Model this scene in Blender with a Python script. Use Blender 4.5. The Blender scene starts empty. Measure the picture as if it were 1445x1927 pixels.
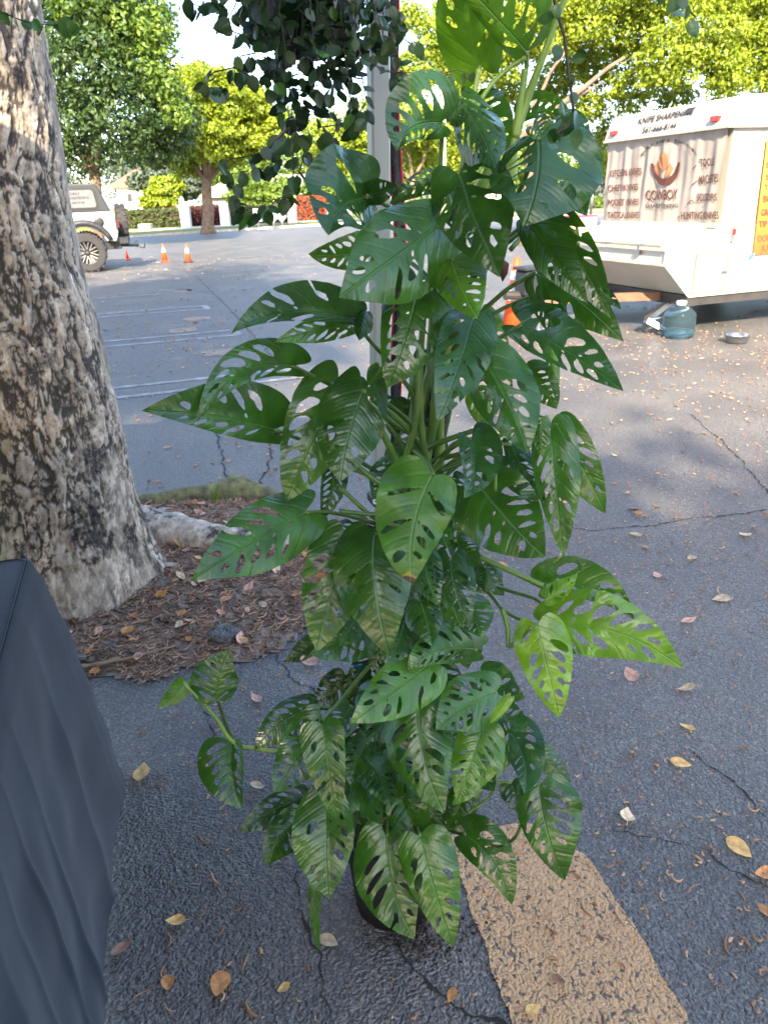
import bpy, math, random
import numpy as np
from mathutils import Vector, Matrix, noise
from mathutils.geometry import delaunay_2d_cdt

random.seed(7)
rng = np.random.default_rng(7)
scene = bpy.context.scene
COL = scene.collection
R = math.radians

# ------------------------------------------------------------------ camera
CAM_H = 1.5
TILT, ROLL = R(23.08), R(2.2)
FOC = 26 / 36 * 1927.0
cF = Vector((0, math.cos(TILT), -math.sin(TILT)))
_r0 = Vector((1, 0, 0)); _u0 = Vector((0, math.sin(TILT), math.cos(TILT)))
cR = _r0 * math.cos(ROLL) - _u0 * math.sin(ROLL)
cU = _u0 * math.cos(ROLL) + _r0 * math.sin(ROLL)
CAM = Vector((0, 0, CAM_H))
cam_data = bpy.data.cameras.new('camera')
cam = bpy.data.objects.new('camera', cam_data)
COL.objects.link(cam)
m3 = Matrix((cR, cU, -cF)).transposed()
cam.matrix_world = Matrix.Translation(CAM) @ m3.to_4x4()
cam_data.lens = 26.0
cam_data.sensor_width = 36.0
cam_data.sensor_fit = 'AUTO'
cam_data.clip_start = 0.05
cam_data.clip_end = 2000
cam_data.dof.use_dof = True
cam_data.dof.focus_distance = 1.35
cam_data.dof.aperture_fstop = 11.0
scene.camera = cam

# ------------------------------------------------------------------ light
SUN_EL = R(32)
SUN_DIR = Vector((0.02 * math.cos(SUN_EL), -0.9998 * math.cos(SUN_EL), math.sin(SUN_EL)))   # towards the sun
world = bpy.data.worlds.new('World'); scene.world = world
world.use_nodes = True
wn = world.node_tree
bg = wn.nodes['Background']
sky = wn.nodes.new('ShaderNodeTexSky')
sky.sky_type = 'NISHITA'; sky.sun_disc = False
sky.sun_elevation = SUN_EL
sky.sun_rotation = R(180)
sky.altitude = 0; sky.air_density = 0.8; sky.dust_density = 1.6; sky.ozone_density = 0.4
wn.links.new(sky.outputs[0], bg.inputs[0])
bg.inputs[1].default_value = 0.15
sd = bpy.data.lights.new('sun', 'SUN'); sd.energy = 3.3; sd.angle = R(0.5); sd.color = (1.0, 0.86, 0.66)
sun = bpy.data.objects.new('sun', sd); COL.objects.link(sun)
sun.rotation_euler = SUN_DIR.to_track_quat('Z', 'Y').to_euler()
sun.location = (0, -20, 20)
vs = scene.view_settings
vs.view_transform = 'Standard'; vs.look = 'None'; vs.gamma = 1.0; vs.exposure = 2.65; vs.use_curve_mapping = False

# ------------------------------------------------------------------ projection helpers (pixel of the photograph -> world)
def ray(x, y):
    return cF + cR * ((x - 722.5) / FOC) - cU * ((y - 963.5) / FOC)
def gnd(x, y, z=0.0):
    d = ray(x, y); return CAM + d * ((z - CAM_H) / d.z)
def atY(x, y, Y):
    d = ray(x, y); return CAM + d * (Y / d.y)
LOT = R(19)
E1 = Vector((math.cos(LOT), math.sin(LOT), 0)); E2 = Vector((-math.sin(LOT), math.cos(LOT), 0)); EZ = Vector((0, 0, 1))
def onv(x, y, v):
    d = ray(x, y); return CAM + d * ((v - CAM.dot(E2)) / d.dot(E2))
def lot(u, v, z=0.0):
    return E1 * u + E2 * v + EZ * z
def depth(p): return (p - CAM).dot(cF)

# ------------------------------------------------------------------ object helpers
def link(o, parent=None):
    COL.objects.link(o)
    if parent is not None: o.parent = parent
    return o
def tag(o, label=None, cat=None, group=None, kind=None):
    if label: o['label'] = label
    if cat: o['category'] = cat
    if group: o['group'] = group
    if kind: o['kind'] = kind
    return o
def empty(name, loc=(0, 0, 0), rz=0.0):
    o = bpy.data.objects.new(name, None); COL.objects.link(o)
    o.empty_display_size = 0.1
    o.location = loc; o.rotation_euler = (0, 0, rz)
    return o
class MB:
    """collects shapes in world or local coordinates, builds ONE mesh object"""
    def __init__(s): s.v = []; s.f = []
    def add(s, vs_, fs):
        o = len(s.v); s.v += [tuple(p) for p in vs_]; s.f += [tuple(i + o for i in f) for f in fs]; return s
    def box(s, c, ax, ay, az, bevel=0.0):
        """c centre, ax/ay/az half-axis vectors"""
        c, ax, ay, az = Vector(c), Vector(ax), Vector(ay), Vector(az)
        if bevel <= 0:
            P = [c + ax * i + ay * j + az * k for k in (-1, 1) for j in (-1, 1) for i in (-1, 1)]
            return s.add(P, [(0, 2, 3, 1), (4, 5, 7, 6), (0, 1, 5, 4), (2, 6, 7, 3), (0, 4, 6, 2), (1, 3, 7, 5)])
        b = bevel; lx, ly, lz = ax.length, ay.length, az.length
        ux, uy, uz = ax / lx, ay / ly, az / lz
        P = []
        idx = {}
        for i in (-1, 1):
            for j in (-1, 1):
                for k in (-1, 1):
                    for a in range(3):
                        d = [lx - b, ly - b, lz - b]; d[a] += b
                        idx[i, j, k, a] = len(P)
                        P.append(c + ux * (i * d[0]) + uy * (j * d[1]) + uz * (k * d[2]))
        F = []
        for sgn in (-1, 1):
            q = [(-1, -1), (1, -1), (1, 1), (-1, 1)]
            if sgn < 0: q = q[::-1]
            F.append([idx[sgn, a, b_, 0] for a, b_ in q])
            F.append([idx[b_, sgn, a, 1] for a, b_ in q])
            F.append([idx[a, b_, sgn, 2] for a, b_ in q])
        for i in (-1, 1):
            for j in (-1, 1):
                F.append([idx[i, j, -1, 0], idx[i, j, 1, 0], idx[i, j, 1, 1], idx[i, j, -1, 1]])
                F.append([idx[i, -1, j, 0], idx[i, 1, j, 0], idx[i, 1, j, 2], idx[i, -1, j, 2]])
                F.append([idx[-1, i, j, 1], idx[1, i, j, 1], idx[1, i, j, 2], idx[-1, i, j, 2]])
                for k in (-1, 1): F.append([idx[i, j, k, 0], idx[i, j, k, 1], idx[i, j, k, 2]])
        return s.add(P, F)
    def tube(s, pts, rad, n=8, cap=True):
        pts = [Vector(p) for p in pts]
        if not hasattr(rad, '__len__'): rad = [rad] * len(pts)
        rings = []; prev = None
        for i, p in enumerate(pts):
            t = (pts[min(i + 1, len(pts) - 1)] - pts[max(i - 1, 0)])
            if t.length < 1e-9: t = Vector((0, 0, 1))
            t.normalize()
            if prev is None:
                a = Vector((0, 0, 1)) if abs(t.z) < 0.9 else Vector((1, 0, 0))
                x = t.cross(a).normalized()
            else:
                x = (prev - t * prev.dot(t)).normalized()
            prev = x; y = t.cross(x)
            rings.append([p + (x * math.cos(2 * math.pi * k / n) + y * math.sin(2 * math.pi * k / n)) * rad[i] for k in range(n)])
        V = [q for r_ in rings for q in r_]; F = []
        for i in range(len(pts) - 1):
            for k in range(n):
                F.append((i * n + k, i * n + (k + 1) % n, (i + 1) * n + (k + 1) % n, (i + 1) * n + k))
        if cap:
            F.append(tuple(reversed(range(n)))); F.append(tuple((len(pts) - 1) * n + k for k in range(n)))
        return s.add(V, F)
    def lathe(s, prof, c=(0, 0, 0), n=24, ax=EZ, cap=True):
        c = Vector(c); ax = Vector(ax).normalized()
        a = Vector((1, 0, 0)) if abs(ax.x) < 0.9 else Vector((0, 1, 0))
        x = (a - ax * a.dot(ax)).normalized(); y = ax.cross(x)
        V = [c + ax * h + (x * math.cos(2 * math.pi * k / n) + y * math.sin(2 * math.pi * k / n)) * r_ for r_, h in prof for k in range(n)]
        F = []
        for i in range(len(prof) - 1):
            for k in range(n):
                F.append((i * n + k, i * n + (k + 1) % n, (i + 1) * n + (k + 1) % n, (i + 1) * n + k))
        if cap:
            F.append(tuple(reversed(range(n)))); F.append(tuple((len(prof) - 1) * n + k for k in range(n)))
        return s.add(V, F)
    def prism(s, poly, d):
        """poly: list of world points (planar), d: extrusion vector"""
        poly = [Vector(p) for p in poly]; d = Vector(d); n = len(poly)
        V = poly + [p + d for p in poly]
        F = [tuple(reversed(range(n))), tuple(range(n, 2 * n))] + [(i, (i + 1) % n, n + (i + 1) % n, n + i) for i in range(n)]
        return s.add(V, F)
    def build(s, name, mat, parent=None, smooth=False, loc=None, bevel=0.0):
        me = bpy.data.meshes.new(name); me.from_pydata(s.v, [], s.f); me.update()
        if smooth:
            me.polygons.foreach_set('use_smooth', [True] * len(me.polygons))
        me.materials.append(mat)
        o = bpy.data.objects.new(name, me)
        link(o, parent)
        if loc is not None: o.location = loc
        elif parent is not None: o.matrix_parent_inverse = PINV.get(parent, Matrix())
        if bevel > 0:
            b = o.modifiers.new('bevel', 'BEVEL'); b.width = bevel; b.segments = 2; b.limit_method = 'ANGLE'
        return o
PINV = {}
def thing(name, label, cat, loc, rz=0.0, group=None, world_parts=True):
    """Empty at the base of a thing; its parts may be given in world coordinates"""
    o = empty(name, loc, rz)
    tag(o, label, cat, group)
    if world_parts:
        PINV[o] = (Matrix.Translation(Vector(loc)) @ Matrix.Rotation(rz, 4, 'Z')).inverted()
    return o
def sub(o, p):            # make a world-coordinate mesh a sub-part of part p
    inv = PINV.get(p.parent, None)
    o.parent = p
    o.matrix_parent_inverse = Matrix()
    return o

def np_mesh(name, V, F, mat, parent=None, smooth=True, uv=None):
    """V (n,3), F (m,k) constant k"""
    me = bpy.data.meshes.new(name)
    V = np.asarray(V, dtype=np.float32); F = np.asarray(F, dtype=np.int32)
    me.vertices.add(len(V)); me.vertices.foreach_set('co', V.ravel())
    k = F.shape[1]
    me.loops.add(F.size); me.loops.foreach_set('vertex_index', F.ravel())
    me.polygons.add(len(F)); me.polygons.foreach_set('loop_start', np.arange(0, F.size, k, dtype=np.int32))
    me.update(calc_edges=True)
    me.polygons.foreach_set('use_smooth', [smooth] * len(F))
    if uv is not None:
        l = me.uv_layers.new(name='UVMap'); l.data.foreach_set('uv', np.asarray(uv, dtype=np.float32)[F.ravel()].ravel())
    me.validate()
    me.materials.append(mat)
    o = bpy.data.objects.new(name, me); link(o, parent)
    if parent is not None: o.matrix_parent_inverse = PINV.get(parent, Matrix())
    return o

def text_mesh(body, size, extrude=0.0008, align='LEFT', shear=0.0, xscale=1.0):
    cu = bpy.data.curves.new('t', 'FONT'); cu.body = body; cu.size = size; cu.extrude = extrude
    cu.align_x = align; cu.shear = shear; cu.resolution_u = 3; cu.offset = 0.022
    ob = bpy.data.objects.new('t', cu); COL.objects.link(ob)
    dg = bpy.context.evaluated_depsgraph_get()
    me = bpy.data.meshes.new_from_object(ob.evaluated_get(dg))
    bpy.data.objects.remove(ob); bpy.data.curves.remove(cu)
    V = [Vector((v.co.x * xscale, v.co.y, v.co.z)) for v in me.vertices]; F = [tuple(p.vertices) for p in me.polygons]
    bpy.data.meshes.remove(me)
    return V, F

# ------------------------------------------------------------------ materials
def new_mat(name):
    m = bpy.data.materials.new(name); m.use_nodes = True
    nt = m.node_tree; b = nt.nodes['Principled BSDF']
    return m, nt, b
def N(nt, t, **kw):
    n = nt.nodes.new(t)
    for k, v in kw.items(): setattr(n, k, v)
    return n
def ramp(nt, stops):
    n = nt.nodes.new('ShaderNodeValToRGB'); cr = n.color_ramp
    while len(cr.elements) < len(stops): cr.elements.new(0.5)
    for e, (p, c) in zip(cr.elements, stops):
        e.position = p; e.color = (*c, 1) if len(c) == 3 else c
    return n
def coords(nt, scale=(1, 1, 1), kind='Object'):
    tc = N(nt, 'ShaderNodeTexCoord'); mp = N(nt, 'ShaderNodeMapping'); mp.inputs['Scale'].default_value = scale
    nt.links.new(tc.outputs[kind], mp.inputs[0]); return mp.outputs[0]
def simple(name, c, rough=0.5, c2=None, ns=8.0, bump=0.0, bs=60.0, metal=0.0, spec=0.5, **kw):
    m, nt, b = new_mat(name)
    b.inputs['Roughness'].default_value = rough; b.inputs['Metallic'].default_value = metal
    b.inputs['Specular IOR Level'].default_value = spec
    co = coords(nt)
    if c2 is None: c2 = tuple(x * 0.72 for x in c)
    nz = N(nt, 'ShaderNodeTexNoise'); nz.inputs['Scale'].default_value = ns; nz.inputs['Detail'].default_value = 6
    nt.links.new(co, nz.inputs[0])
    rp = ramp(nt, [(0.32, c2), (0.66, c)])
    nt.links.new(nz.outputs[0], rp.inputs[0]); nt.links.new(rp.outputs[0], b.inputs['Base Color'])
    if bump > 0:
        n2 = N(nt, 'ShaderNodeTexNoise'); n2.inputs['Scale'].default_value = bs; n2.inputs['Detail'].default_value = 5
        nt.links.new(co, n2.inputs[0])
        bp = N(nt, 'ShaderNodeBump'); bp.inputs['Strength'].default_value = bump; bp.inputs['Distance'].default_value = 0.01
        nt.links.new(n2.outputs[0], bp.inputs['Height']); nt.links.new(bp.outputs[0], b.inputs['Normal'])
    for k, v in kw.items(): b.inputs[k].default_value = v
    return m

def asphalt_mat(name, tan=False):
    m, nt, b = new_mat(name); L = nt.links.new
    co = coords(nt)
    vo = N(nt, 'ShaderNodeTexVoronoi', feature='SMOOTH_F1'); vo.inputs['Scale'].default_value = 118; vo.inputs['Smoothness'].default_value = 0.6
    wp = N(nt, 'ShaderNodeTexNoise'); wp.inputs['Scale'].default_value = 45; wp.inputs['Detail'].default_value = 3
    L(co, wp.inputs[0])
    mx = N(nt, 'ShaderNodeMix', data_type='RGBA', blend_type='LINEAR_LIGHT'); mx.inputs[0].default_value = 0.012
    L(co, mx.inputs[6]); L(wp.outputs[1], mx.inputs[7]); L(mx.outputs[2], vo.inputs[0])
    n2 = N(nt, 'ShaderNodeTexNoise'); n2.inputs['Scale'].default_value = 160; n2.inputs['Detail'].default_value = 4; L(co, n2.inputs[0])
    big = N(nt, 'ShaderNodeTexNoise'); big.inputs['Scale'].default_value = 1.3; big.inputs['Detail'].default_value = 7; L(co, big.inputs[0])
    h = N(nt, 'ShaderNodeMath', operation='MULTIPLY_ADD'); h.inputs[1].default_value = -1.5; L(vo.outputs['Distance'], h.inputs[0]); L(n2.outputs[0], h.inputs[2])
    bp = N(nt, 'ShaderNodeBump'); bp.inputs['Strength'].default_value = 0.9; bp.inputs['Distance'].default_value = 0.0075
    L(h.outputs[0], bp.inputs['Height']); L(bp.outputs[0], b.inputs['Normal'])
    if not tan:
        r1 = ramp(nt, [(0.25, (0.070, 0.072, 0.075)), (0.5, (0.118, 0.115, 0.111)), (0.75, (0.185, 0.170, 0.153))])
        L(big.outputs[0], r1.inputs[0])
        r2 = ramp(nt, [(0.35, (0.6, 0.6, 0.6)), (0.7, (1.35, 1.3, 1.25))]); L(n2.outputs[0], r2.inputs[0])
        mm = N(nt, 'ShaderNodeMix', data_type='RGBA', blend_type='MULTIPLY'); mm.inputs[0].default_value = 1
        L(r1.outputs[0], mm.inputs[6]); L(r2.outputs[0], mm.inputs[7])
        vc = N(nt, 'ShaderNodeTexVoronoi'); vc.inputs['Scale'].default_value = 150; L(mx.outputs[2], vc.inputs[0])
        vb = N(nt, 'ShaderNodeRGBToBW'); L(vc.outputs['Color'], vb.inputs[0]); r3 = ramp(nt, [(0.2, (0.55, 0.56, 0.58)), (0.6, (0.95, 0.95, 0.95)), (0.85, (1.9, 1.8, 1.65))]); L(vb.outputs[0], r3.inputs[0])
        m4 = N(nt, 'ShaderNodeMix', data_type='RGBA', blend_type='MULTIPLY'); m4.inputs[0].default_value = 0.7; L(mm.outputs[2], m4.inputs[6]); L(r3.outputs[0], m4.inputs[7]); L(m4.outputs[2], b.inputs['Base Color'])
        rr = ramp(nt, [(0.3, (0.42,) * 3), (0.7, (0.62,) * 3)]); L(big.outputs[0], rr.inputs[0]); L(rr.outputs[0], b.inputs['Roughness'])
        b.inputs['Specular IOR Level'].default_value = 0.6
    else:
        r1 = ramp(nt, [(0.3, (0.47, 0.27, 0.125)), (0.7, (0.60, 0.375, 0.19))]); L(big.outputs[0], r1.inputs[0])
        wn_ = N(nt, 'ShaderNodeTexNoise'); wn_.inputs['Scale'].default_value = 70; wn_.inputs['Detail'].default_value = 4; L(co, wn_.inputs[0])
        ad = N(nt, 'ShaderNodeMath', operation='MULTIPLY_ADD'); ad.inputs[1].default_value = 0.55; L(vo.outputs['Distance'], ad.inputs[0]); L(wn_.outputs[0], ad.inputs[2])
        wl = N(nt, 'ShaderNodeMath', operation='MULTIPLY_ADD'); wl.inputs[1].default_value = 0.55; L(big.outputs[0], wl.inputs[0]); wl.inputs[2].default_value = -0.275
        a2_ = N(nt, 'ShaderNodeMath', operation='ADD'); L(ad.outputs[0], a2_.inputs[0]); L(wl.outputs[0], a2_.inputs[1]); ad = a2_
        ms = ramp(nt, [(0.87, (0, 0, 0)), (0.96, (1, 1, 1))]); L(ad.outputs[0], ms.inputs[0])
        mm = N(nt, 'ShaderNodeMix', data_type='RGBA'); L(ms.outputs[0], mm.inputs[0]); L(r1.outputs[0], mm.inputs[6]); mm.inputs[7].default_value = (0.13, 0.10, 0.075, 1)
        L(mm.outputs[2], b.inputs['Base Color']); b.inputs['Roughness'].default_value = 0.75
    return m

def leaf_mat(name, c=None, c_hi=None, trans=0.3, rough=0.35, veins=False, burn=False, var=0.3, spec=0.5, ns=22.0, tcol=(1.5, 1.45, 0.5)):
    """c None: the leaf's own colour is its object colour"""
    m, nt, b = new_mat(name); L = nt.links.new
    oi = N(nt, 'ShaderNodeObjectInfo')
    nz = N(nt, 'ShaderNodeTexNoise'); nz.inputs['Detail'].default_value = 4
    co = coords(nt); L(co, nz.inputs[0]); nz.inputs['Scale'].default_value = ns
    if c is None:
        base = oi.outputs['Color']
    else:
        geo = N(nt, 'ShaderNodeNewGeometry')
        mixc = N(nt, 'ShaderNodeMix', data_type='RGBA'); mixc.inputs[6].default_value = (*c, 1); mixc.inputs[7].default_value = (*(c_hi or c), 1)
        L(geo.outputs['Random Per Island'], mixc.inputs[0]); base = mixc.outputs[2]
    vr = ramp(nt, [(0.3, (1 - var,) * 3), (0.7, (1 + var,) * 3)]); L(nz.outputs[0], vr.inputs[0])
    mu = N(nt, 'ShaderNodeMix', data_type='RGBA', blend_type='MULTIPLY'); mu.inputs[0].default_value = 1
    L(base, mu.inputs[6]); L(vr.outputs[0], mu.inputs[7]); colr = mu.outputs[2]
    b.inputs['Roughness'].default_value = rough; b.inputs['Specular IOR Level'].default_value = spec
    if veins:
        uv = N(nt, 'ShaderNodeUVMap'); sp = N(nt, 'ShaderNodeSeparateXYZ'); L(uv.outputs[0], sp.inputs[0])
        def M(op, a, b_=None, c_=None):
            n = N(nt, 'ShaderNodeMath', operation=op)
            for i, x in enumerate((a, b_, c_)):
                if x is None: continue
                if isinstance(x, (int, float)): n.inputs[i].default_value = x
                else: L(x, n.inputs[i])
            return n.outputs[0]
        u = sp.outputs[0]; v = M('SUBTRACT', sp.outputs[1], 0.5); av = M('MULTIPLY', M('ABSOLUTE', v), 2.0)
        up = M('SUBTRACT', u, M('MULTIPLY', M('POWER', av, 1.25), 0.24))
        fr = M('FRACT', M('MULTIPLY', up, 7.0)); dv = M('ABSOLUTE', M('SUBTRACT', fr, 0.5))     # 0.5 at a vein
        fr2 = M('FRACT', M('MULTIPLY', up, 21.0)); dv2 = M('ABSOLUTE', M('SUBTRACT', fr2, 0.5))
        lat = N(nt, 'ShaderNodeMapRange'); L(dv, lat.inputs[0]); lat.inputs[1].default_value = 0.44; lat.inputs[2].default_value = 0.5
        mid = N(nt, 'ShaderNodeMapRange'); L(av, mid.inputs[0]); mid.inputs[1].default_value = 0.036; mid.inputs[2].default_value = 0.010
        fade = M('SUBTRACT', 1.0, M('MULTIPLY', av, 0.75))
        vein = M('MAXIMUM', mid.outputs[0], M('MULTIPLY', lat.outputs[0], M('MULTIPLY', fade, 0.22)))
        hi = N(nt, 'ShaderNodeMix', data_type='RGBA', blend_type='ADD'); hi.inputs[0].default_value = 1
        L(colr, hi.inputs[6]); hi.inputs[7].default_value = (0.03, 0.055, 0.012, 1)
        mv = N(nt, 'ShaderNodeMix', data_type='RGBA'); L(M('MULTIPLY', vein, 0.75), mv.inputs[0]); L(colr, mv.inputs[6]); L(hi.outputs[2], mv.inputs[7]); colr = mv.outputs[2]
        nb = N(nt, 'ShaderNodeTexNoise'); nb.inputs['Scale'].default_value = 45; nb.inputs['Detail'].default_value = 3; L(co, nb.inputs[0])
        bl = ramp(nt, [(0.70, (0, 0, 0)), (0.78, (1, 1, 1))]); L(M('ADD', nb.outputs[0], M('MULTIPLY', M('POWER', av, 6.0), 0.05)), bl.inputs[0])
        mb_ = N(nt, 'ShaderNodeMix', data_type='RGBA'); L(M('MULTIPLY', bl.outputs[0], 0.6), mb_.inputs[0]); L(colr, mb_.inputs[6]); mb_.inputs[7].default_value = (0.20, 0.16, 0.03, 1); colr = mb_.outputs[2]
        # relief: quilted between the veins, fine side ribs
        q = M('MULTIPLY', M('POWER', M('MULTIPLY', dv, 2.0), 3.0), -1.0)
        h = M('ADD', M('MULTIPLY', q, 0.22), M('MULTIPLY', dv2, -0.16))
        h = M('ADD', h, M('MULTIPLY', nz.outputs[0], 2.0))
        h = M('ADD', h, M('MULTIPLY', mid.outputs[0], -1.2))
        bp = N(nt, 'ShaderNodeBump'); bp.inputs['Strength'].default_value = 0.5; bp.inputs['Distance'].default_value = 0.0035
        L(h, bp.inputs['Height']); L(bp.outputs[0], b.inputs['Normal'])
        if burn:
            bm = N(nt, 'ShaderNodeMapRange'); nadd = M('ADD', u, M('MULTIPLY', M('SUBTRACT', nz.outputs[0], 0.5), 0.9)); L(nadd, bm.inputs[0])
            bm.inputs[1].default_value = 0.91; bm.inputs[2].default_value = 0.94
            ym = N(nt, 'ShaderNodeMapRange'); L(nadd, ym.inputs[0]); ym.inputs[1].default_value = 0.88; ym.inputs[2].default_value = 0.92
            a1 = N(nt, 'ShaderNodeMix', data_type='RGBA'); L(ym.outputs[0], a1.inputs[0]); L(colr, a1.inputs[6]); a1.inputs[7].default_value = (0.35, 0.25, 0.02, 1)
            a2 = N(nt, 'ShaderNodeMix', data_type='RGBA'); L(bm.outputs[0], a2.inputs[0]); L(a1.outputs[2], a2.inputs[6]); a2.inputs[7].default_value = (0.045, 0.022, 0.014, 1)
            colr = a2.outputs[2]
    L(colr, b.inputs['Base Color'])
    if trans > 0:
        tr = N(nt, 'ShaderNodeBsdfTranslucent'); tm = N(nt, 'ShaderNodeMix', data_type='RGBA', blend_type='MULTIPLY'); tm.inputs[0].default_value = 1
        L(colr, tm.inputs[6]); tm.inputs[7].default_value = (*tcol, 1); L(tm.outputs[2], tr.inputs[0])
        ms = N(nt, 'ShaderNodeMixShader'); ms.inputs[0].default_value = trans
        L(b.outputs[0], ms.inputs[1]); L(tr.outputs[0], ms.inputs[2]); L(ms.outputs[0], nt.nodes['Material Output'].inputs[0])
    return m

def bark_mat(name, attr=True):
    m, nt, b = new_mat(name); L = nt.links.new
    co = coords(nt, (1, 1, 0.45))
    n1 = N(nt, 'ShaderNodeTexNoise'); n1.inputs['Scale'].default_value = 38; n1.inputs['Detail'].default_value = 8; n1.inputs['Roughness'].default_value = 0.65; L(co, n1.inputs[0])
    n2 = N(nt, 'ShaderNodeTexNoise'); n2.inputs['Scale'].default_value = 3.2; n2.inputs['Detail'].default_value = 6; L(co, n2.inputs[0])
    n3 = N(nt, 'ShaderNodeTexNoise'); n3.inputs['Scale'].default_value = 5.5; n3.inputs['Detail'].default_value = 9; n3.inputs['Roughness'].default_value = 0.7; L(coords(nt, (1.3, 1.3, 0.8)), n3.inputs[0])
    pale = ramp(nt, [(0.3, (0.17, 0.12, 0.085)), (0.5, (0.42, 0.34, 0.255)), (0.68, (0.60, 0.52, 0.42))]); L(n1.outputs[0], pale.inputs[0])
    soot = ramp(nt, [(0.53, (0, 0, 0)), (0.62, (1, 1, 1))]); L(n3.outputs[0], soot.inputs[0])
    lich = ramp(nt, [(0.60, (0, 0, 0)), (0.66, (1, 1, 1))]); L(n2.outputs[0], lich.inputs[0])
    m0 = N(nt, 'ShaderNodeMix', data_type='RGBA'); L(lich.outputs[0], m0.inputs[0]); L(pale.outputs[0], m0.inputs[6]); m0.inputs[7].default_value = (0.24, 0.22, 0.13, 1)
    m1 = N(nt, 'ShaderNodeMix', data_type='RGBA'); L(m0.outputs[2], m1.inputs[6]); m1.inputs[7].default_value = (0.022, 0.018, 0.016, 1)
    if attr:
        at = N(nt, 'ShaderNodeAttribute', attribute_name='bark')
        sp = N(nt, 'ShaderNodeSeparateColor'); L(at.outputs[0], sp.inputs[0])
        mx = N(nt, 'ShaderNodeMath', operation='MULTIPLY'); L(soot.outputs[0], mx.inputs[0]); L(sp.outputs[2], mx.inputs[1])
        mz = N(nt, 'ShaderNodeMath', operation='MAXIMUM'); L(mx.outputs[0], mz.inputs[0]); L(sp.outputs[0], mz.inputs[1])
        L(mz.outputs[0], m1.inputs[0])
        tone = N(nt, 'ShaderNodeMix', data_type='RGBA', blend_type='MULTIPLY'); tone.inputs[0].default_value = 1
        cb = N(nt, 'ShaderNodeCombineColor'); 
        for i in range(3): L(sp.outputs[1], cb.inputs[i])
        L(m1.outputs[2], tone.inputs[6]); L(cb.outputs[0], tone.inputs[7]); L(tone.outputs[2], b.inputs['Base Color'])
    else:
        L(soot.outputs[0], m1.inputs[0]); L(m1.outputs[2], b.inputs['Base Color'])
    b.inputs['Roughness'].default_value = 0.85
    bp = N(nt, 'ShaderNodeBump'); bp.inputs['Strength'].default_value = 0.7; bp.inputs['Distance'].default_value = 0.008
    L(n1.outputs[0], bp.inputs['Height']); L(bp.outputs[0], b.inputs['Normal'])
    return m

M_ASPH = asphalt_mat('asphalt')
M_TAN = asphalt_mat('tan_paint', True)
M_MON = leaf_mat('monstera_leaf', veins=True, trans=0.22, rough=0.27, var=0.30, spec=0.6)
M_MONB = leaf_mat('monstera_leaf_burnt', veins=True, burn=True, trans=0.15, rough=0.4, var=0.28)
M_VINE = leaf_mat('vine_leaf', trans=0.2, rough=0.38, var=0.25, ns=3.0)
M_DRY = leaf_mat('dry_leaf', trans=0.1, rough=0.6, var=0.4, ns=3.5, tcol=(1, 1, 1))
M_STEM = simple('petiole', (0.10, 0.19, 0.035), 0.4, (0.055, 0.12, 0.02), 14)
M_STEM2 = simple('petiole_pale', (0.22, 0.34, 0.07), 0.4, (0.14, 0.25, 0.05), 14)
M_BARK = bark_mat('bark')
M_BARK2 = bark_mat('root_bark', False)
M_BGBARK = simple('far_bark', (0.20, 0.135, 0.09), 0.9, (0.09, 0.06, 0.04), 6, 0.5, 20)
M_WHITEP = simple('white_paint', (0.78, 0.76, 0.70), 0.35, (0.72, 0.69, 0.62), 2.5)
M_OFFW = simple('aged_white', (0.50, 0.46, 0.38), 0.5, (0.38, 0.34, 0.27), 3)
M_BLACK = simple('black_plastic', (0.018, 0.019, 0.022), 0.45)
M_RUBBER = simple('rubber', (0.028, 0.027, 0.027), 0.8, bump=0.3, bs=40)
M_STEEL = simple('steel', (0.45, 0.45, 0.46), 0.3, metal=1.0)
M_DSTEEL = simple('dark_steel', (0.06, 0.055, 0.05), 0.55, metal=0.4)
M_RUST = simple('rusty_frame', (0.20, 0.11, 0.065), 0.8, (0.12, 0.06, 0.04), 9, 0.3)
M_ORANGE = simple('cone_orange', (0.85, 0.10, 0.02), 0.5)
M_REFL = simple('cone_white', (0.75, 0.75, 0.75), 0.4)
M_RED = simple('red_lens', (0.65, 0.02, 0.02), 0.25)
M_TEXTD = simple('dark_lettering', (0.022, 0.02, 0.024), 0.6)
M_TEXTB = simple('brown_lettering', (0.09, 0.026, 0.016), 0.7)
M_TEXTO = simple('orange_print', (0.40, 0.16, 0.06), 0.7)
M_TEXTR = simple('red_lettering', (0.62, 0.06, 0.025), 0.6)
M_SOIL = simple('soil', (0.05, 0.032, 0.022), 0.95, (0.02, 0.013, 0.009), 60, 0.8, 120)
M_LAWN = simple('lawn', (0.17, 0.19, 0.03), 0.9, (0.11, 0.13, 0.02), 3, 0.8, 90)
M_CONC = simple('concrete', (0.50, 0.46, 0.40), 0.85, (0.38, 0.35, 0.30), 4, 0.3, 70)
M_POST = simple('powder_coat', (0.33, 0.34, 0.31), 0.38, (0.29, 0.30, 0.28), 5)
M_WEB = simple('black_webbing', (0.012, 0.013, 0.018), 0.7, bump=0.4, bs=300)
M_REDW = simple('red_webbing', (0.42, 0.02, 0.03), 0.7)

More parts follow.
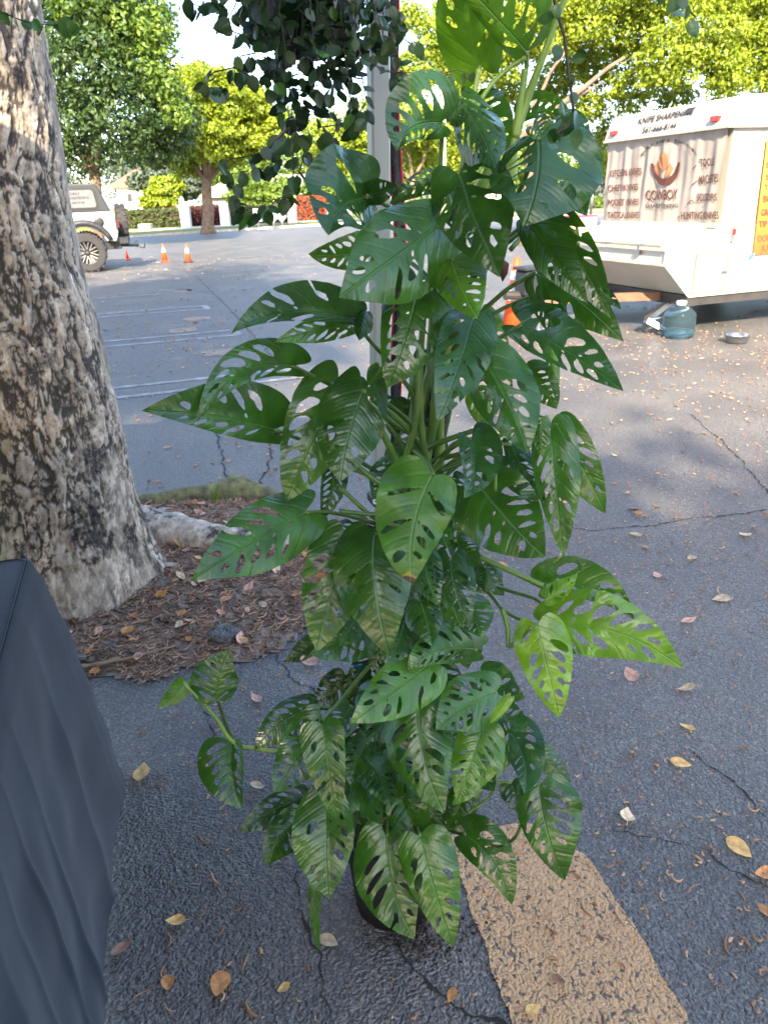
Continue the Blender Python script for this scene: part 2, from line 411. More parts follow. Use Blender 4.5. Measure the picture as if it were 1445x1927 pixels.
def leafcol(tone, cool=0.0):
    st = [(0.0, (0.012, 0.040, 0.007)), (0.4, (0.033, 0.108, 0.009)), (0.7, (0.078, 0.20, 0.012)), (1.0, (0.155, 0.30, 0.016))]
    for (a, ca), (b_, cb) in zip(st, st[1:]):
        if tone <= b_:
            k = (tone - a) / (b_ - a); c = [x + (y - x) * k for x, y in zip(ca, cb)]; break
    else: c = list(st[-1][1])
    c = [c[0] * (1 - 0.1 * cool), c[1] * (1 - 0.08 * cool), c[2] * (1 + 1.6 * cool)]  # cool: sky sheen put into the leaf colour as a bluish tint
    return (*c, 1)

# ================================================================== THE SETTING
def sheet(name, pts, mat, kind='structure', z=None, parent=None, sub_n=0):
    me = bpy.data.meshes.new(name)
    P = [(p[0], p[1], p[2] if z is None else z) for p in pts]
    me.from_pydata(P, [], [tuple(range(len(P)))]); me.update()
    me.materials.append(mat)
    o = bpy.data.objects.new(name, me); link(o, parent)
    if parent is None: o['kind'] = kind
    return o
sheet('ground', [(-600, -300, -0.03), (600, -300, -0.03), (600, 900, -0.03), (-600, 900, -0.03)], M_LAWN)
lawn_near = [(-260, 462), (-60, 457), (100, 452), (250, 447), (420, 436), (600, 425), (760, 420), (900, 415), (1150, 405), (1400, 397), (1900, 380)]
near3 = [gnd(x, y) for x, y in lawn_near]
sheet('parking_lot', [(-90, -60, 0), (120, -60, 0), (near3[-1].x + 30, near3[-1].y, 0)] + [(p.x, p.y, 0) for p in reversed(near3)] + [(-90, near3[0].y, 0)], M_ASPH)
# raised lawn behind a kerb, with a pavement across it
def strip(name, px, off0, off1, z, mat, thick=0.14):
    n = len(px); a = [gnd(x, y) for x, y in px]
    V = []
    for p in a:
        d = Vector((p.x, p.y, 0)).normalized()
        V += [p + d * off0 + EZ * z, p + d * off1 + EZ * z, p + d * off0 + EZ * (z - thick)]
    F = []
    for i in range(n - 1):
        F += [(3 * i, 3 * i + 3, 3 * i + 4, 3 * i + 1), (3 * i + 2, 3 * i + 5, 3 * i + 3, 3 * i)]
    mb = MB(); mb.add(V, F)
    o = mb.build(name, mat); o['kind'] = 'structure'; return o
strip('kerb', lawn_near, 0.0, 0.25, 0.12, M_CONC)
strip('lawn', lawn_near, 0.25, 60.0, 0.13, M_LAWN, 0.2)
strip('pavement', lawn_near, 5.0, 8.6, 0.137, M_CONC, 0.02)

# parking lines (double hairpin lines) and worn patches, in lot directions
M_LINE = simple('worn_white_line', (0.34, 0.34, 0.33), 0.7, (0.13, 0.13, 0.13), 9)
M_PATCH = simple('worn_tan_paint', (0.30, 0.22, 0.15), 0.8, (0.16, 0.13, 0.10), 10)
ends = [(-0.75, 6.95), (-1.72, 9.45), (-2.62, 12.0), (-3.45, 14.55), (-4.3, 17.1), (-5.2, 19.65), (-6.1, 22.3), (-7.0, 24.9)]
for i, (ex, ey) in enumerate(ends):
    e = Vector((ex, ey, 0))
    for k in (0, 1):
        a = e + E2 * (-0.2 + 0.4 * k); w = 0.045
        o = sheet('parking_line', [a - E2 * w - E1 * 5.4, a - E2 * w, a + E2 * w, a + E2 * w - E1 * 5.4], M_LINE, z=0.004)
    o = sheet('parking_line_end', [e - E2 * .155 - E1 * 0.1, e - E2 * .155, e + E2 * .155, e + E2 * .155 - E1 * 0.1], M_LINE, z=0.004)
for x, y in [(412, 664), (372, 600), (345, 622), (345, 547)]:
    p = gnd(x, y)
    pts = []
    for k in range(14):
        a = 2 * math.pi * k / 14
        c_, s_ = math.cos(a), math.sin(a)
        q = 0.19 / max(abs(c_), abs(s_)) ** 0.85
        pts.append(p + E1 * (c_ * q * random.uniform(.9, 1.08)) + E2 * (s_ * q * 0.95 * random.uniform(.9, 1.08)))
    sheet('worn_paint_patch', pts, M_PATCH, z=0.004)
# the tan stripe beside the pot
tl = [(965, 1927), (945, 1875), (912, 1784), (891, 1735), (866, 1650), (845, 1572), (985, 1548), (1060, 1580), (1110, 1622), (1160, 1692), (1228, 1806), (1297, 1927)]
tp = [gnd(x, y) for x, y in tl]
tp = [tp[0] + (tp[0] - tp[1]) * 2.2] + tp + [tp[-1] + (tp[-1] - tp[-2]) * 2.2]
P2 = []
for a, b_ in zip(tp, tp[1:] + tp[:1]):
    n = max(2, int((b_ - a).length / 0.012))
    for k in range(n):
        q = a.lerp(b_, k / n); nz = noise.noise_vector(q * 60) * 0.006 + noise.noise_vector(q * 14) * .008
        P2.append((q.x + nz.x, q.y + nz.y, 0.004))
sheet('painted_stripe', P2, M_TAN)

# cracks in the asphalt: real grooves of dark dirt
M_CRACK = simple('crack_dirt', (0.030, 0.026, 0.023), 0.95, (0.012, 0.011, 0.010), 40, 0.8, 200)
def crack(px, w=0.006, name='asphalt_crack'):
    pts = [gnd(x, y) for x, y in px]; path = []
    for a, b_ in zip(pts, pts[1:]):
        n = max(2, int((b_ - a).length / 0.012))
        for k in range(n): path.append(a.lerp(b_, k / n))
    V = []; F = []
    for i, p in enumerate(path):
        t = (path[min(i + 1, len(path) - 1)] - path[max(i - 1, 0)]).normalized(); s_ = Vector((-t.y, t.x, 0))
        j = noise.noise(p * 9) * 0.024 + noise.noise(p * 35) * 0.013 + noise.noise(p * 90) * .004
        ww = .55 * w * (0.25 + 1.9 * abs(noise.noise(p * 22 + Vector((5, 0, 0)))) + .9 * max(0, noise.noise(p * 70)))
        V += [p + s_ * (j + ww) + EZ * 0.0022, p + s_ * (j - ww) + EZ * 0.0022]
        if i: F.append((2 * i - 2, 2 * i - 1, 2 * i + 1, 2 * i))
    mb = MB().add(V, F); o = mb.build(name, M_CRACK); o['kind'] = 'structure'
crack([(555, 1640), (562, 1690), (580, 1735), (600, 1790), (604, 1840), (625, 1927)], 0.005)
crack([(740, 1770), (780, 1825), (830, 1870), (880, 1905), (930, 1927), (1010, 1990)], 0.006)
crack([(1295, 1410), (1380, 1470), (1450, 1545)], 0.006)
crack([(1150, 1560), (1230, 1580), (1330, 1605), (1450, 1680)], 0.004)
crack([(395, 770), (412, 830), (425, 900), (430, 935)], 0.012)
crack([(505, 815), (512, 860), (490, 905), (520, 940)], 0.010)
crack([(985, 975), (1110, 1000), (1250, 985), (1445, 960)], 0.008)
crack([(1300, 780), (1380, 850), (1445, 930)], 0.010)
crack([(520, 1235), (545, 1275), (600, 1310), (640, 1330)], 0.007)
crack([(380, 1340), (410, 1395), (440, 1410)], 0.005)
crack([(560, 560), (700, 600), (760, 650)], 0.014)
crack([(370, 520), (440, 590), (520, 680)], 0.012)

# ------------------------------------------------------------------ leaf-card foliage
def foliage(name, clumps, n, size, mat, parent=None, seed=0, squash=0.85, up=0.35, fill=0.45, aspect=0.55):
    g = np.random.default_rng(seed)
    C = np.array([[c[0].x, c[0].y, c[0].z] for c in clumps]); r_ = np.array([c[1] for c in clumps])
    w = r_ ** 2; k = g.choice(len(C), n, p=w / w.sum())
    d = g.normal(size=(n, 3)); d /= np.linalg.norm(d, axis=1)[:, None]
    lump = 1 + 0.22 * np.sin(d[:, 0] * 7 + k * 1.7) * np.sin(d[:, 1] * 6 + k) + 0.18 * np.sin(d[:, 2] * 9 + k * 2.3)
    rad = r_[k] * lump * (fill + (1 - fill) * g.random(n) ** 0.6)
    P = C[k] + d * rad[:, None] * np.array([1, 1, squash])
    nrm = d * 0.7 + g.normal(size=(n, 3)) * 0.75 + np.array([0, 0, up]); nrm /= np.linalg.norm(nrm, axis=1)[:, None]
    t = g.normal(size=(n, 3)); t -= nrm * (t * nrm).sum(1)[:, None]; t /= np.linalg.norm(t, axis=1)[:, None]
    s_ = np.cross(nrm, t); L_ = size * g.uniform(0.6, 1.3, n)[:, None]
    V = np.stack([P - t * L_ * .5, P + s_ * L_ * aspect * .5 + nrm * L_ * .08, P + t * L_ * .5, P - s_ * L_ * aspect * .5 + nrm * L_ * .08], 1).reshape(-1, 3)
    F = np.arange(4 * n).reshape(-1, 4)
    return np_mesh(name, V, F, mat, parent, smooth=False)
def limb(a, b_, ra, rb, wob=0.06, n=8, up=0.15):
    L_ = (b_ - a).length; pts = []; rd = []
    for k in range(n + 1):
        t = k / n
        p = a.lerp(b_, t) + EZ * (math.sin(t * math.pi) * L_ * up) + noise.noise_vector((a + b_) * 0.7 + Vector((t * 3, 0, 0))) * (L_ * wob * math.sin(t * math.pi))
        pts.append(p); rd.append(ra + (rb - ra) * t ** 0.8)
    return pts, rd
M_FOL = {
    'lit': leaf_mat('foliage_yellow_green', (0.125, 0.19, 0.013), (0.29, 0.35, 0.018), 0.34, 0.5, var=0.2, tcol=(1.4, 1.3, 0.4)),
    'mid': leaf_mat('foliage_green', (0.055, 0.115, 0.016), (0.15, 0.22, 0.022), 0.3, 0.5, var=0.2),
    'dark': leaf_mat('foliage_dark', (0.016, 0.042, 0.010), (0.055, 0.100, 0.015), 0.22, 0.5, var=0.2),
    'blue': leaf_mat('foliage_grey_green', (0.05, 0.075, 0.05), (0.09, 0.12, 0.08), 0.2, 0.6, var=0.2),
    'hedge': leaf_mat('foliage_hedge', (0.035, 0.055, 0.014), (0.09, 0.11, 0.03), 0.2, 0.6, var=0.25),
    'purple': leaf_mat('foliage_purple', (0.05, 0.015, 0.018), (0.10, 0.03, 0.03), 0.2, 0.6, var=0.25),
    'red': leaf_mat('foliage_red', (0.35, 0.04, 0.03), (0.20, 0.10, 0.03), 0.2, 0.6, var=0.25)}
def pxclump(x, y, Y, r_):
    p = atY(x, y, Y); return (p, r_ * depth(p) / FOC)
def bgtree(name, label, base, Y, fork, clumps, n, size, foli, trunk_r, group=None, limbs=8, seed=0):
    b0 = gnd(*base) if Y is None else atY(base[0], base[1], Y)
    b0.z = 0.0 if b0.z < 0.3 else b0.z
    b0.z = 0.0
    YY = b0.y
    t = thing(name, label, 'tree', b0, 0, group)
    fk = atY(fork[0], fork[1], YY)
    mb = MB()
    pts, rd = limb(b0 - EZ * 0.1, fk, trunk_r * 1.15, trunk_r * 0.8, 0.04, 8, 0.0); rd[0] *= 1.5; rd[1] *= 1.1
    mb.tube(pts, rd, 12); mb.build('trunk', M_BGBARK, t, True)
    cl = [pxclump(c[0], c[1], YY + (c[3] if len(c) > 3 else 0), c[2]) for c in clumps]
    g = random.Random(seed + 5)
    order = sorted(range(len(cl)), key=lambda i: -cl[i][1])[:limbs]
    for i in order:
        c, r_ = cl[i]
        pts, rd = limb(fk - EZ * 0.2, c + Vector((g.uniform(-.3, .3), g.uniform(-.3, .3), 0)) * r_, trunk_r * 0.55, trunk_r * 0.12, 0.12, 9, 0.05)
        lm = MB(); lm.tube(pts, rd, 8)
        for q in range(3):
            s_ = pts[5 + q]; e_ = s_ + Vector((g.uniform(-1, 1), g.uniform(-1, 1), g.uniform(-.2, 1))) * r_ * 0.9
            p2, r2 = limb(s_, e_, rd[5 + q] * 0.7, 0.01, 0.15, 6, 0.05); lm.tube(p2, r2, 6)
        lm.build('limb', M_BGBARK, t, True)
    foliage('crown', cl, n, size, M_FOL[foli], t, seed)
    return t
# distant wall of trees (each its own), then the nearer ones
FAR = [(-120, 'mid'), (40, 'blue'), (300, 'blue'), (470, 'mid'), (640, 'lit'), (840, 'mid'), (1010, 'mid'), (1190, 'blue'), (1370, 'mid'), (1560, 'mid')]
far_lbl = {-120: 'distant green tree far behind the dark tree over the parked car', 40: 'grey green distant tree seen under the dark crown over the parked car',
           300: 'grey green feathery tree between the dark tree and the forked tree', 470: 'distant green tree behind the pale wall and hanging vine',
           640: 'sunlit yellow green tree seen just beside the tent leg', 840: 'distant green tree behind the concrete lamp post',
           1010: 'distant green tree behind the upper monstera leaves', 1190: 'grey green tree beyond the road beside the camper curtain',
           1370: 'distant green tree hidden behind the camper', 1560: 'distant green tree beyond the far side of the camper'}
for i, (x, fo) in enumerate(FAR):
    hz = 398 - 55 * x / 1445
    top = 250 if fo != 'lit' else 215
    cl = [(x + random.uniform(-70, 70), random.uniform(top + 30, hz - 35), random.uniform(42, 62), random.uniform(-4, 4)) for _ in range(9)]
    bgtree('distant_tree', far_lbl[x], (x, hz + 24), 78 + 5 * (i % 3), (x, hz - 40), cl, 9000, 0.5, fo, 0.35, 'trees on the skyline', 4, 30 + i)
bgtree('shade_tree', 'large tree with shade painted into its dark green leaves behind the white parked car', (182, 470), 31, (178, 318),
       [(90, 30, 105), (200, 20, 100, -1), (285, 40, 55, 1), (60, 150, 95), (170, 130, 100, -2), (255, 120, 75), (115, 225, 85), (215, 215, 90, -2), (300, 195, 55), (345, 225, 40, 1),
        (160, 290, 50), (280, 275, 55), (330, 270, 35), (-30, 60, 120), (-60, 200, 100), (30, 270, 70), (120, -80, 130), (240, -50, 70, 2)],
       46000, 0.19, 'dark', 0.26, None, 10, 1)  # shade over this crown is put into the dark leaf colour
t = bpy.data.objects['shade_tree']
foliage('crown', [pxclump(x, y, 29.5, r_) for x, y, r_ in [(230, 15, 70), (285, 60, 50), (270, 115, 45), (150, -20, 70), (310, 160, 40), (335, 215, 32), (200, 80, 40)]], 7000, .19, M_FOL['mid'], t, 61)  # sunlit upper right of the crown, painted as lighter leaves
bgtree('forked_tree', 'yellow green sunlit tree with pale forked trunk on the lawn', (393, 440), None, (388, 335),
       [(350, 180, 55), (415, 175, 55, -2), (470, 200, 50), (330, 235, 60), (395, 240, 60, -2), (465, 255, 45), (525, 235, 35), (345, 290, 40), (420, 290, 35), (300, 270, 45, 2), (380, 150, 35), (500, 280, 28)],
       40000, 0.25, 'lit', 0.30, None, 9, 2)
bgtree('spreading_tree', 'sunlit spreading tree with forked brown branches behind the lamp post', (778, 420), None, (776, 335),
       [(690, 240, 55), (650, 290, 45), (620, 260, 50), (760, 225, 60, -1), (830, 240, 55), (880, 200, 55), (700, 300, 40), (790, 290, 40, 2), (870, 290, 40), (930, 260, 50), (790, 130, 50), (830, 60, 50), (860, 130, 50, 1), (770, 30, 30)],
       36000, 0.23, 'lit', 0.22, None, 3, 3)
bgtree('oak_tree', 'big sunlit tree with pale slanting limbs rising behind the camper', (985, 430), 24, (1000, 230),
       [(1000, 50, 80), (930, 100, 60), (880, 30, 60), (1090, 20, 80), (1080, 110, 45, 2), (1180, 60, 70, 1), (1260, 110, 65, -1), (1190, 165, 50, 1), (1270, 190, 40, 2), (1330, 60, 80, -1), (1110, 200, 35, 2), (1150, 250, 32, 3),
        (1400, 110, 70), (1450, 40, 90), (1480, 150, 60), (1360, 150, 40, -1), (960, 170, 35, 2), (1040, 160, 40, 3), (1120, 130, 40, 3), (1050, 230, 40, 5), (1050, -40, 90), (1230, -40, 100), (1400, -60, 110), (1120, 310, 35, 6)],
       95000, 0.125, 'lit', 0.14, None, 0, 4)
# the two pale limbs that show
for (a, b_, r0, r1) in [((960, 275), (1175, 108), 0.12, 0.04), ((985, 225), (1065, 95), 0.07, 0.03), ((1075, 190), (1135, 155), 0.05, 0.02)]:
    t = bpy.data.objects['oak_tree']; p, rd = limb(atY(*a, 22.6), atY(*b_, 22.4), r0, r1, 0.05, 8, 0.03)
    MB().tube(p, rd, 9).build('limb', M_BGBARK, t, True)

# ------------------------------------------------------------------ street side: hedges, pillars, walls, signs
def rect(x0, y0, x1, y1, Y):      # pixel rectangle on a plane Y = const -> (x0, x1, z0, z1)
    a = atY(x0, y1, Y); b_ = atY(x1, y0, Y); return a.x, b_.x, a.z, b_.z
def hedge(name, label, px, Y, dep, foli, n, size=0.16):
    x0, x1, z0, z1 = rect(*px, Y); z0 = 0.1
    t = thing(name, label, 'hedge', ((x0 + x1) / 2, Y, z0))
    V = rng.random((n, 3)) * np.array([x1 - x0, dep, z1 - z0]) + np.array([x0, Y, z0])
    face = rng.integers(0, 4, n)
    V[face == 0, 1] = Y + rng.normal(0, .05, (face == 0).sum()); V[face == 1, 2] = z1 + rng.normal(0, .06, (face == 1).sum())
    cl = [(Vector(p), 0.12) for p in V[:: max(1, n // 900)]]
    foliage('leaves', cl, n, size, M_FOL[foli], t, 77, fill=0.2)
    MB().box(((x0 + x1) / 2, Y + dep / 2, (z0 + z1) / 2), ((x1 - x0) / 2 - .1, 0, 0), (0, dep / 2 - .1, 0), (0, 0, (z1 - z0) / 2 - .1)).build('twig_core', M_SOIL, t)
    return t
hedge('hedge', 'clipped green hedge behind the parked car and utility box', (232, 395, 344, 436), 53, 1.2, 'hedge', 9000)
hedge('hedge', 'dark purple hedge between two pale pillars', (359, 391, 418, 432), 53, 1.2, 'purple', 5000)
hedge('hedge', 'clipped green hedge right of the pillars behind the road signs', (433, 388, 545, 428), 53, 1.2, 'hedge', 8000)
hedge('flower_hedge', 'red flowering hedge beside the last pale pillar', (557, 372, 612, 420), 56, 1.0, 'red', 4000)
hedge('hedge', 'sunlit low hedge across the road behind the monstera', (870, 372, 1150, 396), 60, 1.5, 'mid', 9000, 0.2)
for (x0, y0, x1, y1), lb in zip([(343, 389, 357, 430), (417, 385, 431, 428), (542, 372, 557, 420)],
        ['pale square pillar between the green hedge and the purple hedge', 'pale square pillar right of the purple hedge', 'pale square pillar beside the red flowering hedge']):
    a, b_, z0, z1 = rect(x0, y0, x1, y1, 52)
    t = thing('gate_pillar', lb, 'pillar', ((a + b_) / 2, 52, 0.1), 0, 'pale pillars along the hedge')
    w = (b_ - a) / 2
    MB().box(((a + b_) / 2, 52, (0.1 + z1) / 2), (w * .88, 0, 0), (0, w * .88, 0), (0, 0, (z1 - 0.1) / 2)).build('shaft', M_WHITEP, t)
    MB().box(((a + b_) / 2, 52, z1 + 0.05), (w, 0, 0), (0, w, 0), (0, 0, 0.05)).build('cap', M_WHITEP, t)
def house(label, px, Y, dep, wins, roofc, wallm=None):
    x0, x1, z0, z1 = rect(*px, Y)
    t = thing('building', label, 'building', ((x0 + x1) / 2, Y, 0))
    MB().box(((x0 + x1) / 2, Y + dep / 2, z1 / 2), ((x1 - x0) / 2, 0, 0), (0, dep / 2, 0), (0, 0, z1 / 2)).build('wall', wallm or M_WHITEP, t)
    m = MB(); c = ((x0 + x1) / 2)
    m.prism([(x0 - .5, Y - .5, z1), (x1 + .5, Y - .5, z1), (x1 - 1, Y + dep / 2, z1 + 1.6), (x0 + 1, Y + dep / 2, z1 + 1.6)], (0, 0, 0.15))
    m.build('roof', roofc, t)
    for (a, b_, c0, c1) in wins:
        q = rect(a, b_, c0, c1, Y - .05)
        f = MB().box(((q[0] + q[1]) / 2, Y - .04, (q[2] + q[3]) / 2), ((q[1] - q[0]) / 2, 0, 0), (0, .06, 0), (0, 0, (q[3] - q[2]) / 2)).build('window', M_WHITEP, t)
        MB().box(((q[0] + q[1]) / 2, Y - .09, (q[2] + q[3]) / 2), ((q[1] - q[0]) / 2 - .08, 0, 0), (0, .03, 0), (0, 0, (q[3] - q[2]) / 2 - .08)).build('pane', M_BLACK, f)
def bush(name, label, px, Y, n, foli, size):
    cl = [pxclump(x, y, Y, r_) for x, y, r_ in px]; b0 = atY(px[0][0], 436, Y); t = thing(name, label, 'bush', (b0.x, Y, .1))
    for c_, r_ in cl: MB().tube([(b0.x, Y, .1), c_], [.08, .03], 6).build('stem', M_BGBARK, t, True)
    foliage('leaves', cl, n, size, M_FOL[foli], t, 90)
bush('flowering_bush', 'bright yellow green bush above the hedge beside the forked tree', [(305, 365, 30), (322, 350, 22), (285, 380, 20)], 57, 7000, 'lit', .3)
bush('cedar', 'grey green cedar above the hedge left of the forked tree', [(285, 335, 30), (330, 325, 32), (355, 350, 26), (255, 345, 16)], 60, 8000, 'blue', .35)
bush('palm_bush', 'dark green bush in front of the pale building beneath the vine', [(450, 372, 26), (490, 365, 30), (530, 360, 28), (590, 360, 26), (640, 355, 34)], 60, 9000, 'mid', .35)
M_ROOF = simple('roof_tiles', (0.36, 0.14, 0.09), 0.8, bump=0.5, bs=5)
M_BEIGE = simple('beige_roof', (0.45, 0.38, 0.3), 0.8)
house('bright white house with red tiled roof behind the hedge', (226, 352, 266, 400), 66, 9, [(240, 362, 250, 382)], M_ROOF)
house('long pale building glimpsed behind the forked tree and vine', (392, 362, 660, 402), 70, 12, [(470, 372, 482, 388), (576, 368, 588, 384)], M_BEIGE, simple('shaded_wall_grey', (0.27, 0.26, 0.24), 0.8))  # shade on this pale wall is put into its grey colour
house('pale building across the road behind the monstera top', (860, 330, 1180, 384), 92, 12, [(1083, 350, 1095, 372), (1112, 350, 1122, 372)], M_BEIGE)
a, b_, z0, z1 = rect(262, 421, 282, 438, 49)
t = thing('utility_box', 'beige green utility cabinet on the lawn beside the hedge', 'utility box', ((a + b_) / 2, 49, 0.13))
M_UB = simple('utility_green', (0.36, 0.36, 0.24), 0.6)
MB().box(((a + b_) / 2, 49.3, z1 / 2 + .06), ((b_ - a) / 2, 0, 0), (0, .3, 0), (0, 0, z1 / 2 - .06), 0.03).build('cabinet', M_UB, t)
MB().box(((a + b_) / 2, 48.985, z1 * .62), (.09, 0, 0), (0, .012, 0), (0, 0, .07)).build('warning_label', M_WHITEP, t)
def signpost(label, x, ytop, ybot, Y, kind):
    p = gnd(x, ybot) if Y is None else atY(x, ybot, Y); p.z = 0.13; q = atY(x, ytop, p.y)
    t = thing('road_sign', label, 'road sign', p, 0, 'road signs on the lawn')
    MB().tube([p, Vector((p.x, p.y, q.z))], 0.04, 6).build('post', M_STEEL, t)
    s_ = 0.33
    if kind == 'diamond': poly = [(0, s_), (s_, 0), (0, -s_), (-s_, 0)]
    elif kind == 'stop': poly = [(.36 * math.cos(R(22.5 + 45 * k)), .36 * math.sin(R(22.5 + 45 * k))) for k in range(8)]
    else: poly = [(-.22, -.32), (.22, -.32), (.22, .32), (-.22, .32)]
    MB().prism([(p.x + a_, p.y - .06, q.z - s_ + b_) for a_, b_ in poly], (0, .02, 0)).build('plate', M_RED if kind == 'stop' else M_REFL, t)
signpost('small rectangular road sign on a steel post by the kerb', 488, 392, 438, 43, 'rect')
signpost('pale diamond road sign beside the green hedge', 516, 396, 432, 46, 'diamond')
signpost('pale diamond road sign beside the last pillar', 532, 396, 430, 47, 'diamond')
signpost('red stop sign far behind the hedge', 325, 384, 432, 60, 'stop')
p = atY(834, 428, 41); p.z = .1; q = atY(831, 176, 41)
t = thing('lamp_post', 'tall pale concrete lamp post beside the dark monstera stalk', 'lamp post', p)
MB().tube([p, Vector((p.x, 41, q.z))], [0.17, 0.13], 12).build('post', M_OFFW, t, True)
MB().box((p.x - .5, 41, q.z + .03), (.6, 0, 0), (0, .18, 0), (0, 0, .09), 0.03).build('lamp_head', M_OFFW, t)
p = atY(1110, 420, 44); p.z = .1; q = atY(1110, 365, 44)
t = thing('lamp_post', 'short grey post beyond the road beside the camper', 'post', p)
MB().tube([p, Vector((p.x, 44, q.z + .6))], 0.08, 8).build('post', M_STEEL, t, True)
MB().lathe([(.1, 0), (.13, .05), (.1, .2), (.03, .26)], (p.x, 44, q.z + .6), 10).build('cap', M_STEEL, t, True)

# ================================================================== PARKED CAR
JO = gnd(172, 512)
def J(x, y, z): return JO + E1 * x + E2 * y + EZ * z
car = thing('parked_car', 'white off-road car with dark hardtop and rear spare wheel behind the tree trunk', 'car', JO)
M_CAR = simple('car_paint', (0.50, 0.475, 0.40), 0.25, (0.69, 0.66, 0.57), 1.0)
M_GREYP = simple('grey_plastic', (0.022, 0.025, 0.029), 0.5)  # hardtop grey darkened to stand in for shade over the car
M_WIN = simple('perforated_window', (0.15, 0.15, 0.155), 0.3, (0.12, 0.12, 0.125), 12)
def arch(cx, cz, r_, a0, a1, n=10): return [(cx + r_ * math.cos(R(a0 + (a1 - a0) * k / n)), cz + r_ * math.sin(R(a0 + (a1 - a0) * k / n))) for k in range(n + 1)]
prof = [(-3.12, .72)] + arch(-2.46, .5, .57, 160, 20) + [(-1.85, .58), (-.62, .58)] + arch(0, .5, .57, 170, 22) + [(.72, .70), (.78, .80), (.78, 1.36), (.74, 1.40), (-1.72, 1.40), (-1.80, 1.36), (-3.1, 1.27), (-3.16, 1.2)]
MB().prism([J(x, .03, z) for x, z in prof], E2 * 1.6).build('body', M_CAR, car, bevel=0.02)
ht = [(-1.74, 1.405), (-1.46, 1.96), (-1.40, 2.0), (-.6, 2.06), (.40, 2.05), (.49, 2.01), (.72, 1.405)]
hard = MB().prism([J(x, .10, z) for x, z in ht], E2 * 1.46).build('hardtop', M_GREYP, car, bevel=0.03)
def rrect(x0, z0, x1, z1, r_, y, slant=0.0):
    P = []
    for cx, cz, a in ((x1 - r_, z1 - r_, 0), (x0 + r_, z1 - r_, 90), (x0 + r_, z0 + r_, 180), (x1 - r_, z0 + r_, 270)):
        for k in range(5):
            an = R(a + 22.5 * k); x = cx + r_ * math.cos(an); z = cz + r_ * math.sin(an); P.append(J(x - slant * (z - z0), y, z))
    return P
MB().prism(rrect(-.60, 1.47, .46, 1.95, .09, .085, .12), E2 * .03).build('window_frame', M_BLACK, car)
w = MB().prism(rrect(-.55, 1.51, .41, 1.91, .07, .078, .12), E2 * .02).build('side_window', M_WIN, car)
MB().prism(rrect(-1.5, 1.47, -.72, 1.92, .07, .085, -.1), E2 * .03).build('door_window', M_BLACK, car)
def car_text(s, cx, z, width, h):
    V, F = text_mesh(s, 1.0, 0.0, 'CENTER'); xs = [v.x for v in V]; ys = [v.y for v in V]
    k = width / (max(xs) - min(xs)); kz = h / (max(ys) - min(ys))
    MB().add([J(cx + v.x * k, .0765, z + (v.y - min(ys)) * kz) for v in V], F).build('lettering', M_TEXTD, w)
car_text('MOBILE', -.09, 1.80, .30, .06)
car_text('KNIFE SHARPENING', -.09, 1.70, .72, .07)
car_text('561.666.8144', -.07, 1.60, .42, .06)
MB().box(J(-.62, .028, 1.0), E1 * .006, E2 * .004, EZ * .38).build('door_gap', M_BLACK, car)
MB().lathe([(.115, 0), (.12, .02), (.10, .03), (.06, .035)], J(.40, .03, 1.17), 20, -E2).build('fuel_cap', M_BLACK, car, True)
for y in (.02, 1.64):
    for cx, a0, a1 in ((0, 175, 20), (-2.46, 165, 15)):
        A = arch(cx, .5, .60, a0, a1, 12); B = arch(cx, .52, .72, a0, a1, 12)
        poly = [J(x, y - .10, z) for x, z in A] + [J(x, y - .10, z) for x, z in reversed(B)]
        m = MB(); n = len(A)
        V = []
        for (ax_, az_), (bx_, bz_) in zip(A, B): V += [J(ax_, y - .12, az_), J(bx_, y - .09, bz_), J(bx_, y + .10, bz_), J(ax_, y + .10, az_)]
        F = []
        for i in range(n - 1):
            for k in range(4): F.append((4 * i + k, 4 * i + (k + 1) % 4, 4 * i + 4 + (k + 1) % 4, 4 * i + 4 + k))
        F += [(0, 3, 2, 1), (4 * n - 4, 4 * n - 3, 4 * n - 2, 4 * n - 1)]
        m.add(V, F).build('fender_flare', M_GREYP, car, True)
